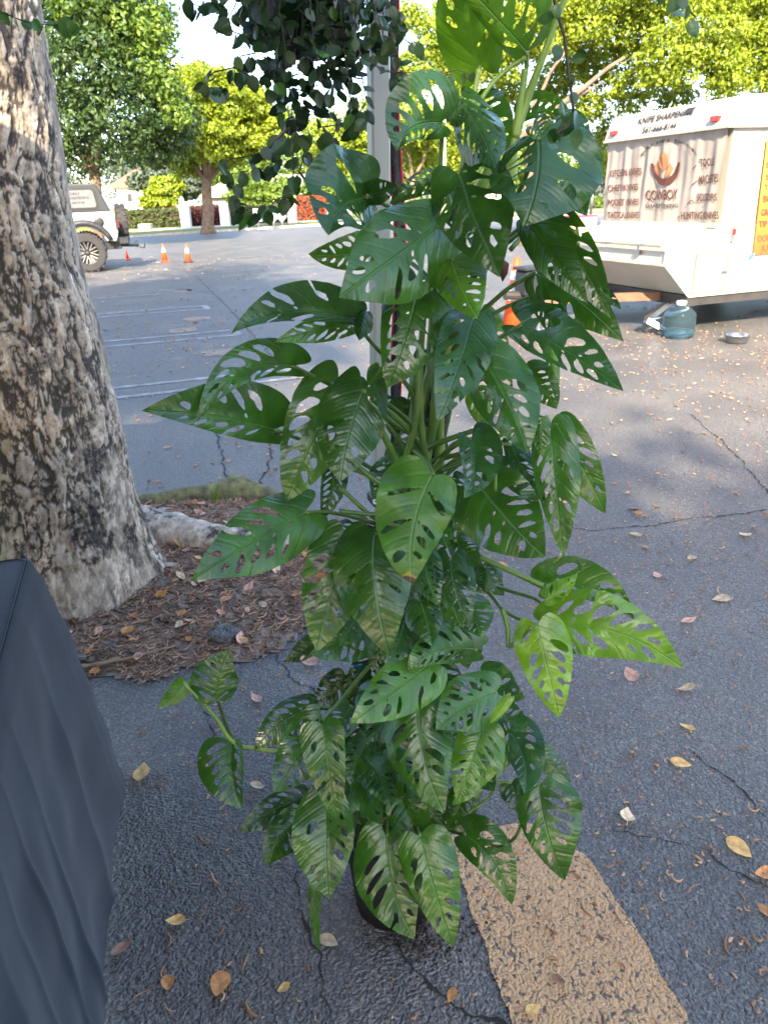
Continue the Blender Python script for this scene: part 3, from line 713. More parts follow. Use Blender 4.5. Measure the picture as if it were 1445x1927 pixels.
def wheel(c, axis, r_=.465, wd=.15, name='wheel', face=True):
    axis = axis.normalized()
    prof = [(r_ * .60, -wd), (r_ * .9, -wd), (r_ * .98, -wd * .8), (r_, -wd * .4), (r_, wd * .4), (r_ * .98, wd * .8), (r_ * .9, wd), (r_ * .60, wd)]
    wo = MB().lathe(prof, c, 36, axis, cap=False)
    for k in range(36):      # tread lugs
        a = 2 * math.pi * k / 36; x = axis.orthogonal().normalized(); yv = axis.cross(x); d = x * math.cos(a) + yv * math.sin(a); tt = axis.cross(d)
        wo.box(c + d * (r_ * .985) + axis * (wd * .55 * (1 if k % 2 else -1)), d * .022, tt * .025, axis * wd * .4)
    tyre = wo.build(name, M_RUBBER, car, False)
    MB().lathe([(.0, wd * .35), (r_ * .2, wd * .5), (r_ * .56, wd * .35), (r_ * .62, wd * .95), (r_ * .62, -wd * .9), (0, -wd * .9)], c, 32, axis, cap=False).build('rim', M_BLACK, tyre, True)
    if face:
        sp = MB()
        x = axis.orthogonal().normalized(); yv = axis.cross(x)
        for k in range(8):
            for s_ in (-1, 1):
                a = 2 * math.pi * k / 8; d0 = x * math.cos(a) + yv * math.sin(a); d1 = x * math.cos(a + s_ * .22) + yv * math.sin(a + s_ * .22); tt = axis.cross(d0)
                p0 = c + d0 * r_ * .16 + axis * wd * .75; p1 = c + d1 * r_ * .56 + axis * wd * .85
                m_ = (p1 - p0) / 2; sp.box((p0 + p1) / 2, m_, axis.cross(m_).normalized() * .012, axis * .015)
        sp.build('spokes', M_STEEL, tyre)
        MB().lathe([(.05, 0), (.05, .03), (.02, .04)], c + axis * wd * .7, 14, axis).build('hub', M_DSTEEL, tyre, True)
for x in (0, -2.46):
    wheel(J(x, .02, .465), -E2); wheel(J(x, 1.64, .465), E2)
wheel(J(.96, .80, 1.12), E1, .44, .13, 'spare_wheel', False)
for y in (.06, 1.50):
    MB().box(J(.805, y + .06, 1.12), E1 * .04, E2 * .09, EZ * .13, .015).build('tail_light', M_BLACK, car)
    MB().box(J(.85, y + .06, 1.12), E1 * .008, E2 * .06, EZ * .10).build('tail_lens', M_RED, car)
MB().box(J(.92, .82, .70), E1 * .13, E2 * .80, EZ * .09, .03).build('rear_bumper', M_BLACK, car)
MB().tube([J(.3, .82, .6), J(1.1, .82, .55), J(1.3, .82, .55)], .035, 8).tube([J(1.25, .82, .5), J(1.25, .82, .66)], .03, 8).tube([J(1.3, .7, .5), J(1.42, .7, .48), J(1.45, .75, .58)], .02, 6).build('tow_hitch', M_BLACK, car, True)
MB().box(J(.35, .8, .58), E1 * .5, E2 * .55, EZ * .08).box(J(-1.2, .8, .52), E1 * 1.6, E2 * .5, EZ * .07).build('underbody', M_BLACK, car)
MB().tube([J(0, .1, .465), J(0, 1.55, .465)], .06, 8).tube([J(-2.46, .1, .465), J(-2.46, 1.55, .465)], .06, 8).build('axles', M_DSTEEL, car)
MB().box(J(-3.2, .82, .72), E1 * .12, E2 * .85, EZ * .1, .03).build('front_bumper', M_BLACK, car)

# ================================================================== TRAFFIC CONES
def cone(label, px, h, bands, basemat, name='traffic_cone', loc=None):
    p = gnd(*px) if loc is None else loc
    t = thing(name, label, 'traffic cone', p, 0, 'orange traffic cones')
    r0, r1 = h * .19, h * .045
    def rr(z): return r0 + (r1 - r0) * z / h
    MB().lathe([(rr(0), .02), (rr(h), h), (rr(h) * .7, h + .004)], p, 20, cap=True).build('cone_body', M_ORANGE, t, True)
    b = h * .27
    MB().box(p + EZ * .015, E1 * b, E2 * b, EZ * .015, .012).build('cone_base', basemat, t)
    for (a, b2) in bands:
        MB().lathe([(rr(a * h) + .004, a * h), (rr(b2 * h) + .004, b2 * h)], p, 20, cap=False).build('reflective_collar', M_REFL, t, True)
cone('small orange cone with orange base on the parking line near the car', (311, 492), .47, [(.55, .78)], M_ORANGE)
cone('small orange cone with black base out on the open asphalt', (355, 494), .47, [(.55, .80)], M_BLACK)
cone('tall orange cone with two white bands beside the camper tongue', (968, 618), .80, [(.42, .60), (.70, .82)], M_BLACK)
cone('tiny orange cone under the tow hitch of the parked car', (241, 489), .30, [], M_ORANGE)

# ================================================================== CAMPER TRAILER
TP = Vector((3.61, 8.20, 0.0))
def T(u, v, z): return TP + E1 * u + E2 * v + EZ * z
TW = 2.02
cp = thing('camper_trailer', 'old white pop-up camper trailer with knife sharpening curtain and orange banner', 'trailer', TP)
M_CAMP = simple('camper_white', (0.47, 0.44, 0.375), 0.4, (0.40, 0.37, 0.31), 2.2)
lower = [(-.64, .90), (-.65, .75), (-.30, .42), (3.6, .43), (3.6, 1.085), (.02, 1.085)]
MB().prism([T(u, 0, z) for u, z in lower], E2 * TW).build('lower_body', M_CAMP, cp, bevel=.008)
MB().box(T(1.82, TW / 2, 1.55), E1 * 1.80, E2 * (TW / 2 - .012), EZ * .463).build('upper_body', M_CAMP, cp)
roofp = [(-.075, 2.01), (-.06, 2.06), (.0, 2.22), (.03, 2.265), (.10, 2.295), (.5, 2.32), (3.6, 2.32), (3.66, 2.2), (3.66, 2.01)]
roof = MB().prism([T(u, -.03, z) for u, z in roofp], E2 * (TW + .06)).build('roof', M_OFFW, cp, bevel=.012)
MB().box(T(1.8, -.034, 2.02), E1 * 1.86, E2 * .01, EZ * .012).box(T(-.07, TW / 2, 2.02), E1 * .012, E2 * (TW / 2 + .03), EZ * .012).build('roof_trim', M_OFFW, cp)
M_SEAMG = simple('panel_seam', (0.26, 0.23, 0.18), 0.6)
# corner trims of the side and the stepped lower nose
def bar(a, b_, w, mat, name, par=cp): 
    d = (b_ - a); m = MB(); L_ = d.length / 2; dd = d.normalized(); o1 = EZ if abs(dd.z) < .9 else E1
    x = dd.cross(o1).normalized(); y = dd.cross(x); m.box((a + b_) / 2, dd * L_, x * w, y * w); return m.build(name, mat, par)
for a, b_ in [((-.648, .90), (-.66, .745)), ((-.66, .745), (-.305, .405)), ((.06, 1.09), (-.648, .905)), ((-.30, .41), (3.6, .42))]:
    bar(T(a[0], -.006, a[1]), T(b_[0], -.006, b_[1]), .012, M_OFFW, 'edge_trim')
bar(T(-.66, 0, .895), T(-.66, TW, .895), .015, M_OFFW, 'edge_trim'); bar(T(-.665, 0, .745), T(-.665, TW, .745), .010, M_OFFW, 'edge_trim')
bar(T(-.03, 0, 1.10), T(-.03, TW, 1.10), .022, M_OFFW, 'curtain_rail')
sl = Vector((.62, 0, .18)).normalized(); sx = E1 * sl.x + EZ * sl.z; sn = (-E1 * sl.z + EZ * sl.x)
lid = MB().box(T(-.335, TW / 2 - .02, .99) + sn * .022, sx * .29, E2 * (TW / 2 - .14), sn * .022, .012).build('front_hatch', M_CAMP, cp)
MB().box(T(-.66, .42, .88), E1 * .018, E2 * .018, EZ * .05).box(T(-.675, .42, .86), E1 * .01, E2 * .03, EZ * .02).build('hatch_latch', M_STEEL, cp)
MB().box(T(-.65, 1.05, .915), E1 * .02, E2 * .06, EZ * .012).build('hatch_handle', M_STEEL, cp)
MB().tube([T(-.66, v, .90 + .02 * math.sin(v * 5)) for v in np.linspace(.55, 1.75, 20)], .006, 5).tube([T(-.66, 1.6, .90), T(-.68, 1.66, .84), T(-.672, 1.7, .77)], .006, 5).build('cable', M_BLACK, cp)
# side door, oval vent, latch
dr = MB().box(T(-.06, -.004, .63), E1 * .20, E2 * .006, EZ * .198, .005).build('storage_door', M_CAMP, cp)
for a, b_ in [((-.265, .435), (.145, .445)), ((-.265, .83), (.145, .825)), ((-.265, .435), (-.265, .83)), ((.145, .445), (.145, .825))]:
    bar(T(a[0], -.012, a[1]), T(b_[0], -.012, b_[1]), .008, M_SEAMG, 'door_frame', dr)
MB().lathe([(.02, 0), (.02, .015), (.012, .025)], T(.10, -.014, .635), 12, -E2).box(T(.145, -.02, .63), E1 * .02, E2 * .006, EZ * .01).build('door_lock', M_STEEL, dr, False)
vp = [T(-.53 + .055 * math.cos(a), -.002, .765 + .028 * math.sin(a)) for a in np.linspace(0, 2 * math.pi, 20, endpoint=False)]
MB().prism(vp, -E2 * .012).build('oval_vent', M_OFFW, cp)
MB().box(T(.165, -.012, 1.0), E1 * .022, E2 * .012, EZ * .07, .004).build('roof_latch', M_STEEL, cp)
MB().box(T(.175, -.028, 1.03), E1 * .012, E2 * .006, EZ * .03).build('latch_tag', M_RED, cp)
bar(T(.17, -.004, .43), T(.17, -.004, 1.08), .004, M_SEAMG, 'panel_joint'); bar(T(0.02, -.004, 1.085), T(3.6, -.004, 1.085), .006, M_SEAMG, 'panel_joint')
for v, u in ((.20, -.058), (1.88, -.058)):
    MB().box(T(u, v, 2.105), E1 * .03, E2 * .055, EZ * .024, .008).build('marker_light', M_RED, cp)
MB().prism([T(-.012, .72, 2.2), T(-.012, .62, 2.2), T(.012, .58, 2.25), T(.012, .70, 2.25)], -E1 * .012).build('tape_patch', M_DSTEEL, cp)
# frame, tongue, jack, wheel
MB().box(T(1.65, .05, .36), E1 * 1.95, E2 * .04, EZ * .055).box(T(1.65, TW - .05, .36), E1 * 1.95, E2 * .04, EZ * .055).box(T(-.28, TW / 2, .36), E1 * .04, E2 * (TW / 2), EZ * .055).box(T(1.6, TW / 2, .38), E1 * 1.8, E2 * .9, EZ * .03).build('chassis', M_DSTEEL, cp)
tg = MB()
for v in (.42, 1.6):
    a, b_ = T(-.25, v, .37), T(-1.75, 1.01, .37); d = b_ - a; m_ = d / 2
    tg.box((a + b_) / 2, m_, m_.cross(EZ).normalized() * .03, EZ * .045)
tg.build('tongue', M_RUST, cp)
MB().tube([T(-1.7, 1.01, .42), T(-1.95, 1.01, .44)], .05, 10).build('coupler', M_DSTEEL, cp)
MB().tube([T(-1.5, 1.01, .02), T(-1.5, 1.01, .85)], .03, 10).lathe([(.12, 0), (.1, .015)], T(-1.5, 1.01, .01), 14).build('tongue_jack', M_STEEL, cp)
jk = MB()
ja, jb, jc = T(-.28, .30, .32), T(-.64, .22, .16), T(-.42, .08, .03)
for a, b_ in ((ja, jb), (jb, jc)):
    d = (b_ - a) / 2; jk.box((a + b_) / 2, d, d.cross(E2).normalized() * .03, E2 * .03)
jk.box(jc, E1 * .11, E2 * .07, EZ * .012)
jk.tube([jb, T(-.15, .12, .20)], .011, 6)
jk.build('corner_jack', M_STEEL, cp)
for c in (T(1.75, .10, .30), T(1.75, TW - .1, .30)):
    tt = MB().lathe([(.16, -.09), (.28, -.09), (.30, -.05), (.30, .05), (.28, .09), (.16, .09)], c, 28, E2, cap=False).build('wheel', M_RUBBER, cp, True)
    MB().lathe([(.17, -.05), (.1, -.03), (.0, -.03)], c, 20, E2, cap=False).build('rim', M_OFFW, tt, True)
# curtain
def curtain_off(v, z):
    h = (z - 1.10) / .92
    k = 0.55 + 0.45 * math.sin(h * 2.4)
    w_ = math.sin(v * 21 + 2.2 * math.sin(v * 4 + h)) * .014 + math.sin(v * 47 + 1.3 * h + 3) * .006 + noise.noise(Vector((v * 5, h * 3, 1))) * .02
    diag = noise.noise(Vector((v * 2.2 + h * 1.6, h * 1.1, 7))) * .035
    return -.035 + (w_ + diag) * k * .62
nv, nz_ = 130, 44; V = []
for j in range(nz_ + 1):
    for i in range(nv + 1):
        v = .04 + (TW - .06) * i / nv; z = 1.11 + .925 * j / nz_; V.append(T(curtain_off(v, z), v, z))
F = [(j * (nv + 1) + i, j * (nv + 1) + i + 1, (j + 1) * (nv + 1) + i + 1, (j + 1) * (nv + 1) + i) for j in range(nz_) for i in range(nv)]
M_CURT = simple('curtain_cloth', (0.36, 0.31, 0.265), 0.85, (0.28, 0.235, 0.20), 3, 0.15, 200)
curt = MB().add(V, F).build('curtain', M_CURT, cp, True)
PP0 = T(0, 0, 0)
def panel(x, y):
    d = ray(x, y); s_ = (PP0 - CAM).dot(E1) / d.dot(E1); p = CAM + d * s_; q = p - TP; return q.dot(E2), p.z
def side(x, y):
    d = ray(x, y); s_ = (PP0 - CAM).dot(E2) / d.dot(E2); p = CAM + d * s_; q = p - TP; return q.dot(E1), p.z
def on_curtain(x, y, k=.015): v, z = panel(x, y); return T(curtain_off(v, z) - k, v, z)
def on_roof(x, y):
    v, z = panel(x, y); u = -.06 + (z - 2.06) * (.06 / .16); return T(u - .010, v, z)
def on_side(x, y, k=.012): u, z = side(x, y); return T(u, -k, z)
def px_text(body, x0, y0, x1, y1, h, mat, surf, par, name='lettering', shear=0.0):
    V, F = text_mesh(body, 1.0, 0.0, 'LEFT', shear)
    if not V: return
    xs = [v.x for v in V]; k = math.hypot(x1 - x0, y1 - y0) / (max(xs) - min(xs)); kh = h / .72
    dx, dy = (x1 - x0), (y1 - y0); L_ = math.hypot(dx, dy); dx /= L_; dy /= L_
    out = []
    for v in V:
        a = (v.x - min(xs)) * k; b_ = v.y * kh
        out.append(surf(x0 + dx * a + dy * b_ * .15, y0 + dy * a - b_))
    MB().add(out, F).build(name, mat, par)
for s_, x0, y0, x1, y1, h in [('KITCHEN KNIVES', 1155, 333, 1212, 328, 13), ("CHEF'S KNIVES", 1152, 360, 1206, 357, 12), ('POCKET KNIVES', 1151, 387, 1207, 385, 12), ('TACTICAL KNIVES', 1150, 410, 1208, 410, 12),
                              ('TOOLS', 1322, 314, 1350, 311, 15), ('MACHETES', 1320, 346, 1358, 342, 16), ('SCISSORS', 1317, 378, 1355, 377, 14), ('HUNTING KNIVES', 1288, 412, 1359, 411, 14)]:
    px_text(s_, x0, y0, x1, y1, h, M_TEXTB, on_curtain, curt)
px_text('COWBOY', 1222, 377, 1280, 374, 19, M_TEXTB, on_curtain, curt)
px_text('SHARPENING', 1220, 391, 1281, 390, 7.5, M_TEXTD, on_curtain, curt)
arc = 'MOBILE KNIFE SHARPENING'
for i, ch in enumerate(arc):
    if ch == ' ': continue
    a = R(207 + (332 - 207) * i / (len(arc) - 1)); cx, cy = 1266, 315
    x = cx + 58 * math.cos(a); y = cy + 56 * math.sin(a) * .85
    tx, ty = -math.sin(a) * 58, math.cos(a) * 48; L_ = math.hypot(tx, ty); tx /= L_; ty /= L_
    px_text(ch, x - tx * 2.2, y - ty * 2.2, x + tx * 2.2, y + ty * 2.2, 6, M_TEXTD, on_curtain, curt)
def px_poly(pts, mat, surf, par, name, k=.006):
    P = [surf(x, y) for x, y in pts]; MB().add(P, [tuple(range(len(P)))]).build(name, mat, par)
brim = [(1231, 307), (1234, 322), (1238, 335), (1246, 346), (1256, 350), (1267, 347), (1276, 336), (1282, 322), (1285, 306), (1281, 304), (1276, 318), (1270, 329), (1262, 335), (1254, 336), (1246, 332), (1240, 322), (1236, 308)]
for i in range(8):
    px_poly([brim[i], brim[i + 1], brim[15 - i], brim[16 - i]], M_TEXTB, on_curtain, curt, 'hat_brim')
for pl in ([(1247, 312), (1247, 297), (1251, 287), (1255, 291), (1259, 286), (1264, 297), (1264, 312), (1256, 322)], ):
    px_poly(pl, M_TEXTO, on_curtain, curt, 'hat_crown')
for pl in ([(1238, 318), (1242, 306), (1248, 322), (1252, 333), (1244, 328)], [(1262, 322), (1267, 306), (1272, 316), (1268, 328), (1258, 334)]):
    px_poly(pl, M_TEXTO, on_curtain, curt, 'hat_side')
for x0, y0, x1, y1 in [(1309, 318, 1317, 311), (1308, 349, 1317, 340), (1300, 384, 1308, 376), (1308, 376, 1313, 382), (1279, 410, 1286, 406)]:
    d = Vector((x1 - x0, y1 - y0)); n_ = Vector((-d.y, d.x)).normalized() * .8
    px_poly([(x0 + n_.x, y0 + n_.y), (x1 + n_.x, y1 + n_.y), (x1 - n_.x, y1 - n_.y), (x0 - n_.x, y0 - n_.y)], M_TEXTB, on_curtain, curt, 'printed_knife')
px_text('KNIFE SHARPENING', 1203, 234, 1306, 215, 12, M_TEXTD, on_roof, roof, shear=.12)
px_text('561-666-8144', 1216, 251, 1280, 241, 11.5, M_TEXTD, on_roof, roof, shear=.1)
# orange banner on the sunny side
m_, nt_, b_ = new_mat('banner_print'); sp_ = N(nt_, 'ShaderNodeSeparateXYZ'); nt_.links.new(coords(nt_), sp_.inputs[0])
mr = N(nt_, 'ShaderNodeMapRange'); mr.inputs[1].default_value = .78; mr.inputs[2].default_value = 1.9; nt_.links.new(sp_.outputs[2], mr.inputs[0])
rp = ramp(nt_, [(0.0, (0.48, 0.085, 0.012)), (0.45, (0.48, 0.16, 0.022)), (1.0, (0.46, 0.27, 0.05))]); nt_.links.new(mr.outputs[0], rp.inputs[0]); nt_.links.new(rp.outputs[0], b_.inputs[0]); b_.inputs['Roughness'].default_value = .6
M_BAN = m_
ban = MB().prism([T(.43, -.022, 1.90), T(.47, -.022, .78), T(1.55, -.022, .78), T(1.55, -.022, 1.90)], E2 * .006).build('banner', M_BAN, cp)
for s_, x0, y0, x1, h in [('KN', 1440, 294, 1452, 11), ('SER', 1437, 316, 1455, 11), ('SCI', 1437, 339, 1455, 11), ('YAR', 1434, 357, 1455, 11), ('BEA', 1432, 380, 1456, 12), ('GROO', 1428, 406, 1458, 12), ('TIP &', 1424, 427, 1450, 11)]:
    px_text(s_, x0, y0, x1, y0 - (x1 - x0) * .06, h, M_TEXTB, lambda x, y: on_side(x, y, .026), ban)
px_text("DON'T", 1422, 455, 1456, 452, 12, M_TEXTR, lambda x, y: on_side(x, y, .026), ban)
px_text('JUST', 1427, 473, 1458, 470, 12, M_TEXTR, lambda x, y: on_side(x, y, .026), ban)
M_BLUET = simple('blue_tape', (0.05, 0.22, 0.6), 0.6)
MB().prism([T(.44, -.026, .80), T(.49, -.026, .80), T(.47, -.026, .75), T(.43, -.026, .75)], -E2 * .003).build('tape', M_BLUET, ban)

# ------------------------------------------------------------------ things by the camper
p = gnd(1274, 634)
t = thing('water_jug', 'blue translucent water jug with white cap below the camper corner', 'jug', p)
M_JUG = simple('jug_plastic', (0.30, 0.45, 0.52), 0.12, (0.27, 0.41, 0.48), 2, **{'Transmission Weight': 0.93, 'IOR': 1.12})
jr = .165
MB().lathe([(.02, .004), (jr * .95, .004), (jr, .03), (jr, .09), (jr * .96, .105), (jr, .12), (jr, .20), (jr * .96, .215), (jr, .23), (jr * .9, .265), (jr * .6, .30), (.045, .325), (.042, .35)], p, 28).build('bottle', M_JUG, t, True)
M_WAT = simple('jug_water', (0.18, 0.38, 0.50), 0.05, **{'Transmission Weight': 0.8, 'IOR': 1.1})
MB().lathe([(.02, .012), (jr * .9, .012), (jr * .95, .03), (jr * .95, .085), (.02, .085)], p, 24).build('water', M_WAT, t, True)
MB().lathe([(.045, .335), (.052, .34), (.052, .372), (.04, .38)], p, 16).build('cap', M_WHITEP, t, True)
p = gnd(1385, 645)
t = thing('steel_bowl', 'round stainless steel bowl on the asphalt near the water jug', 'bowl', p)
MB().lathe([(.085, .003), (.10, .006), (.105, .03), (.118, .075), (.128, .082), (.128, .086), (.112, .08), (.098, .03), (.09, .018), (.01, .016)], p, 28, cap=True).build('bowl_shell', M_STEEL, t, True)
p = T(-1.62, .98, .42)
t = thing('battery_case', 'dark equipment case with grey lid on the camper tongue', 'case', p)
MB().box(p + EZ * .14, E1 * .16, E2 * .13, EZ * .135, .02).build('case', M_BLACK, t); MB().box(p + EZ * .295, E1 * .18, E2 * .15, EZ * .02, .012).build('lid', M_GREYP, t)
p = T(-.46, 1.86, .955)
t = thing('price_box', 'small yellow box with pink top edge on the camper nose', 'box', p)
M_YEL = simple('yellow_print', (0.75, 0.50, 0.12), 0.6, (0.72, 0.62, 0.35), 30); M_PINK = simple('pink_edge', (0.65, 0.06, 0.16), 0.6)
MB().box(p + EZ * .12, E1 * .17, E2 * .10, EZ * .11, .008).build('carton', M_YEL, t); MB().box(p + EZ * .238, E1 * .175, E2 * .105, EZ * .012).build('lid', M_PINK, t)

# ================================================================== FOREGROUND TREE
def vnoise(x, y, seed=0):
    g = np.random.default_rng(seed); T_ = g.random((256, 256))
    xi = np.floor(x).astype(int); yi = np.floor(y).astype(int); fx = x - xi; fy = y - yi
    fx = fx * fx * (3 - 2 * fx); fy = fy * fy * (3 - 2 * fy)
    a = T_[xi % 256, yi % 256]; b = T_[(xi + 1) % 256, yi % 256]; c = T_[xi % 256, (yi + 1) % 256]; d = T_[(xi + 1) % 256, (yi + 1) % 256]
    return (a * (1 - fx) + b * fx) * (1 - fy) + (c * (1 - fx) + d * fx) * fy
def fbm(x, y, seed=0, o=4):
    s_ = 0; am = .5
    for k in range(o): s_ = s_ + am * vnoise(x * 2 ** k + 13.7 * k, y * 2 ** k + 7.1 * k, seed + k); am *= .5
    return s_ / (1 - .5 ** o)
def cells(x, y, seed=0):
    g = np.random.default_rng(seed); JX = g.random((256, 256)); JY = g.random((256, 256)); JT = g.random((256, 256))
    xi = np.floor(x).astype(int); yi = np.floor(y).astype(int)
    f1 = np.full(x.shape, 9.); f2 = np.full(x.shape, 9.); tn = np.zeros(x.shape)
    for i in (-1, 0, 1):
        for j in (-1, 0, 1):
            a = (xi + i) % 256; b = (yi + j) % 256
            d = np.hypot(xi + i + .1 + .8 * JX[a, b] - x, yi + j + .1 + .8 * JY[a, b] - y)
            m = d < f1
            f2 = np.where(m, f1, np.minimum(f2, d)); tn = np.where(m, JT[a, b], tn); f1 = np.where(m, d, f1)
    return f1, f2, tn
TRY = 2.80
edge = [(62, -60), (69, 0), (101, 234), (141, 493), (189, 663), (221, 812), (246, 910)]
E3 = sorted([(atY(x, y, TRY).z, atY(x, y, TRY).x) for x, y in edge])
ez = np.array([e[0] for e in E3]); ex = np.array([e[1] for e in E3])
def trunk_r(z): return .265 + .045 * np.exp(-np.maximum(z, 0) / .9) + .05 * np.exp(-np.maximum(z, 0) / .30)
def trunk_ax(z):
    xe = np.interp(z, ez, ex); s_lo = (ex[1] - ex[0]) / (ez[1] - ez[0]); s_hi = (ex[-1] - ex[-2]) / (ez[-1] - ez[-2])
    xe = np.where(z < ez[0], ex[0] + (z - ez[0]) * s_lo * .3, xe); xe = np.where(z > ez[-1], ex[-1] + (z - ez[-1]) * s_hi, xe)
    return xe - trunk_r(z)
base_x = float(trunk_ax(np.array([0.]))[0])
tree = thing('shade_tree', 'large tree trunk with flaking grey bark and surface roots beside the table', 'tree', (base_x, TRY, 0))
nth, nz_ = 420, 560
th = np.linspace(0, 2 * np.pi, nth, endpoint=False); zz = np.concatenate([np.linspace(-.12, 2.5, nz_), np.linspace(2.56, 4.6, 30)])
TH, ZZ = np.meshgrid(th, zz)
arcx = TH * .27
wx = fbm(arcx * 12, ZZ * 5, 1) - .5; wz = fbm(arcx * 9, ZZ * 6, 5) - .5
def ridge(x, y, seed): return 1 - np.abs(2 * fbm(x, y, seed, 3) - 1)
rx = arcx + wx * .05; rz = ZZ + wz * .10
r1 = ridge(rx * 30, rz * 11, 11); r2 = ridge(rx * 70 + 3, rz * 34, 12)
f1, f2, tn = cells(rx / .019 + wx, rz / .085 + wx * 2.0, 3)
g1, g2, tn2 = cells(rx / .012 + wz * 2, rz / .026, 9)
gap = np.clip((f2 - f1) / .22, 0, 1); gap2 = np.clip((g2 - g1) / .25, 0, 1)
smooth_zone = np.clip((fbm(arcx * 3.0 + 4, ZZ * 2.0, 21) - .54) / .1, 0, 1)       # places where the bark lies flat
am = 1 - .7 * smooth_zone
bh = .40 * (1 - np.clip((r1 - .62) / .3, 0, 1)) + .22 * (1 - np.clip((r2 - .65) / .3, 0, 1)) + .26 * gap * (.45 + .55 * tn) + .12 * gap2
disp = bh * .018 * am + (fbm(arcx * 5, ZZ * 2.5, 31) - .5) * .05
gap = np.clip((bh - .385) / .15, 0, 1)
rr = trunk_r(ZZ) + disp - .010
fl = np.exp(-np.maximum(ZZ, 0) / .13)
lobe = .5 * np.maximum(0, np.cos(TH - .35)) ** 6 + .35 * np.maximum(0, np.cos(TH + 1.25)) ** 4 + .3 * np.maximum(0, np.cos(TH + 2.4)) ** 4 + .3 * np.maximum(0, np.cos(TH - 2.2)) ** 4
rr = rr * (1 + fl * lobe * .42 + .03 * fl)
X = trunk_ax(ZZ) + rr * np.cos(TH); Y_ = TRY + rr * np.sin(TH) + .0 * ZZ
Vt = np.stack([X, Y_, ZZ], -1).reshape(-1, 3)
nr = len(zz); ii = np.arange(nr - 1)[:, None] * nth; jj = np.arange(nth)[None, :]; j2 = (jj + 1) % nth
Ft = np.stack([ii + jj, ii + j2, ii + nth + j2, ii + nth + jj], -1).reshape(-1, 4)
trunk = np_mesh('trunk', Vt, Ft, M_BARK, tree, True)
soot = np.clip((fbm(arcx * 2.2, ZZ * 1.1, 41) - .36) / .16, 0, 1)
at = trunk.data.attributes.new('bark', 'FLOAT_COLOR', 'POINT')
ca = np.stack([(1 - gap) * am * .92, .74 + .6 * tn * (.3 + .7 * tn2), soot, np.ones_like(gap)], -1).reshape(-1, 4).astype(np.float32)
at.data.foreach_set('color', ca.ravel())
# scar near the foot
# surface roots
def root(px, rads, moss=False, knob=None):
    pts = [gnd(x, y, r_ * .25) for (x, y), r_ in zip(px, rads)]
    P = []; RD = []
    for k in range(len(pts) - 1):
        for q in range(14):
            t_ = q / 14; P.append(pts[k].lerp(pts[k + 1], t_)); RD.append(rads[k] + (rads[k + 1] - rads[k]) * t_)
    P.append(pts[-1]); RD.append(rads[-1])
    P = [p + noise.noise_vector(p * 4) * .02 for p in P]
    m = MB().tube(P, RD, 22)
    V = np.array(m.v); c_ = np.repeat(np.array([list(p) for p in P]), 22, 0); d = V - c_; L_ = np.linalg.norm(d, axis=1)[:, None]
    nzv = np.array([noise.fractal(Vector(v) * 16, 1.0, 2.0, 4) for v in V])[:, None]
    V = c_ + d * (1 + nzv * .13); m.v = [tuple(v) for v in V]
    o = m.build('root', M_MOSS if moss else M_BARK2, tree, True)
M_MOSS = simple('mossy_root', (0.20, 0.20, 0.07), 0.9, (0.07, 0.06, 0.04), 20, 0.9, 60)
root([(225, 1000), (300, 1008), (380, 1022), (470, 1030), (570, 1030), (660, 1010)], [.15, .12, .10, .085, .06, .035])
root([(225, 1090), (290, 1080), (350, 1078), (430, 1086), (510, 1098), (580, 1092)], [.08, .05, .04, .035, .03, .02])
root([(200, 950), (300, 940), (390, 930), (445, 925), (480, 930), (530, 935)], [.06, .05, .055, .095, .07, .02], True)
root([(120, 1215), (180, 1200), (260, 1190)], [.02, .025, .015])
# limbs and crown above the frame
g = random.Random(3)
top = Vector((float(trunk_ax(np.array([4.5]))[0]), TRY, 4.5)); crown = []
for i in range(26):
    a = g.uniform(0, 2 * math.pi); r_ = g.uniform(.5, 5.2)
    c_ = Vector((top.x - .6 + r_ * math.cos(a) * .95, 1.9 + r_ * math.sin(a) * .95, g.uniform(5.0, 7.6)))
    if c_.x > -1.6: c_.x = -1.6 - g.random() * 3.5
    if c_.y > 5.5: c_.z += .8
    crown.append((c_, g.uniform(1.1, 1.7)))
for c_, r_ in crown[:12]:
    p, rd = limb(top - EZ * .3, c_, .13, .03, .1, 8, .08); MB().tube(p, rd, 8).build('limb', M_BARK2, tree, True)
foliage('crown', crown, 24000, .16, M_FOL['dark'], tree, 55, squash=.75, fill=.25)
for i, (x, tp_) in enumerate(((-26, 22), (-18.5, 23), (-11.5, 23), (-4.6, 23), (2.4, 14), (9.2, 14), (16, 14))):      # tall unseen row, added behind the stall to shade the near lot
    t3 = thing('added_shade_tree', 'tall unseen tree added behind the stall to shade the near lot', 'tree', (x, -19, 0), 0, 'unseen trees added behind the stall for shade')
    MB().tube([(x, -19, -.1), (x + .1, -19, 1.5), (x, -19, 4), (x, -19, tp_ * .6)], [.5, .36, .3, .15], 10).build('trunk', M_BARK2, t3, True)
    c3 = [(Vector((x + g.uniform(-3.6, 3.6), -19 + g.uniform(-2.2, 2.2), 3.6 + (tp_ - 5.4) * (k + g.random()) / 36)), g.uniform(1.7, 2.4)) for k in range(36)]
    for c_, r_ in c3[::4]:
        p, rd = limb(Vector((x, -19, c_.z * .6)), c_, .14, .03, .1, 7, .05); MB().tube(p, rd, 7).build('limb', M_BARK2, t3, True)
    foliage('crown', c3, 30000, .42, M_FOL['dark'], t3, 80 + i)

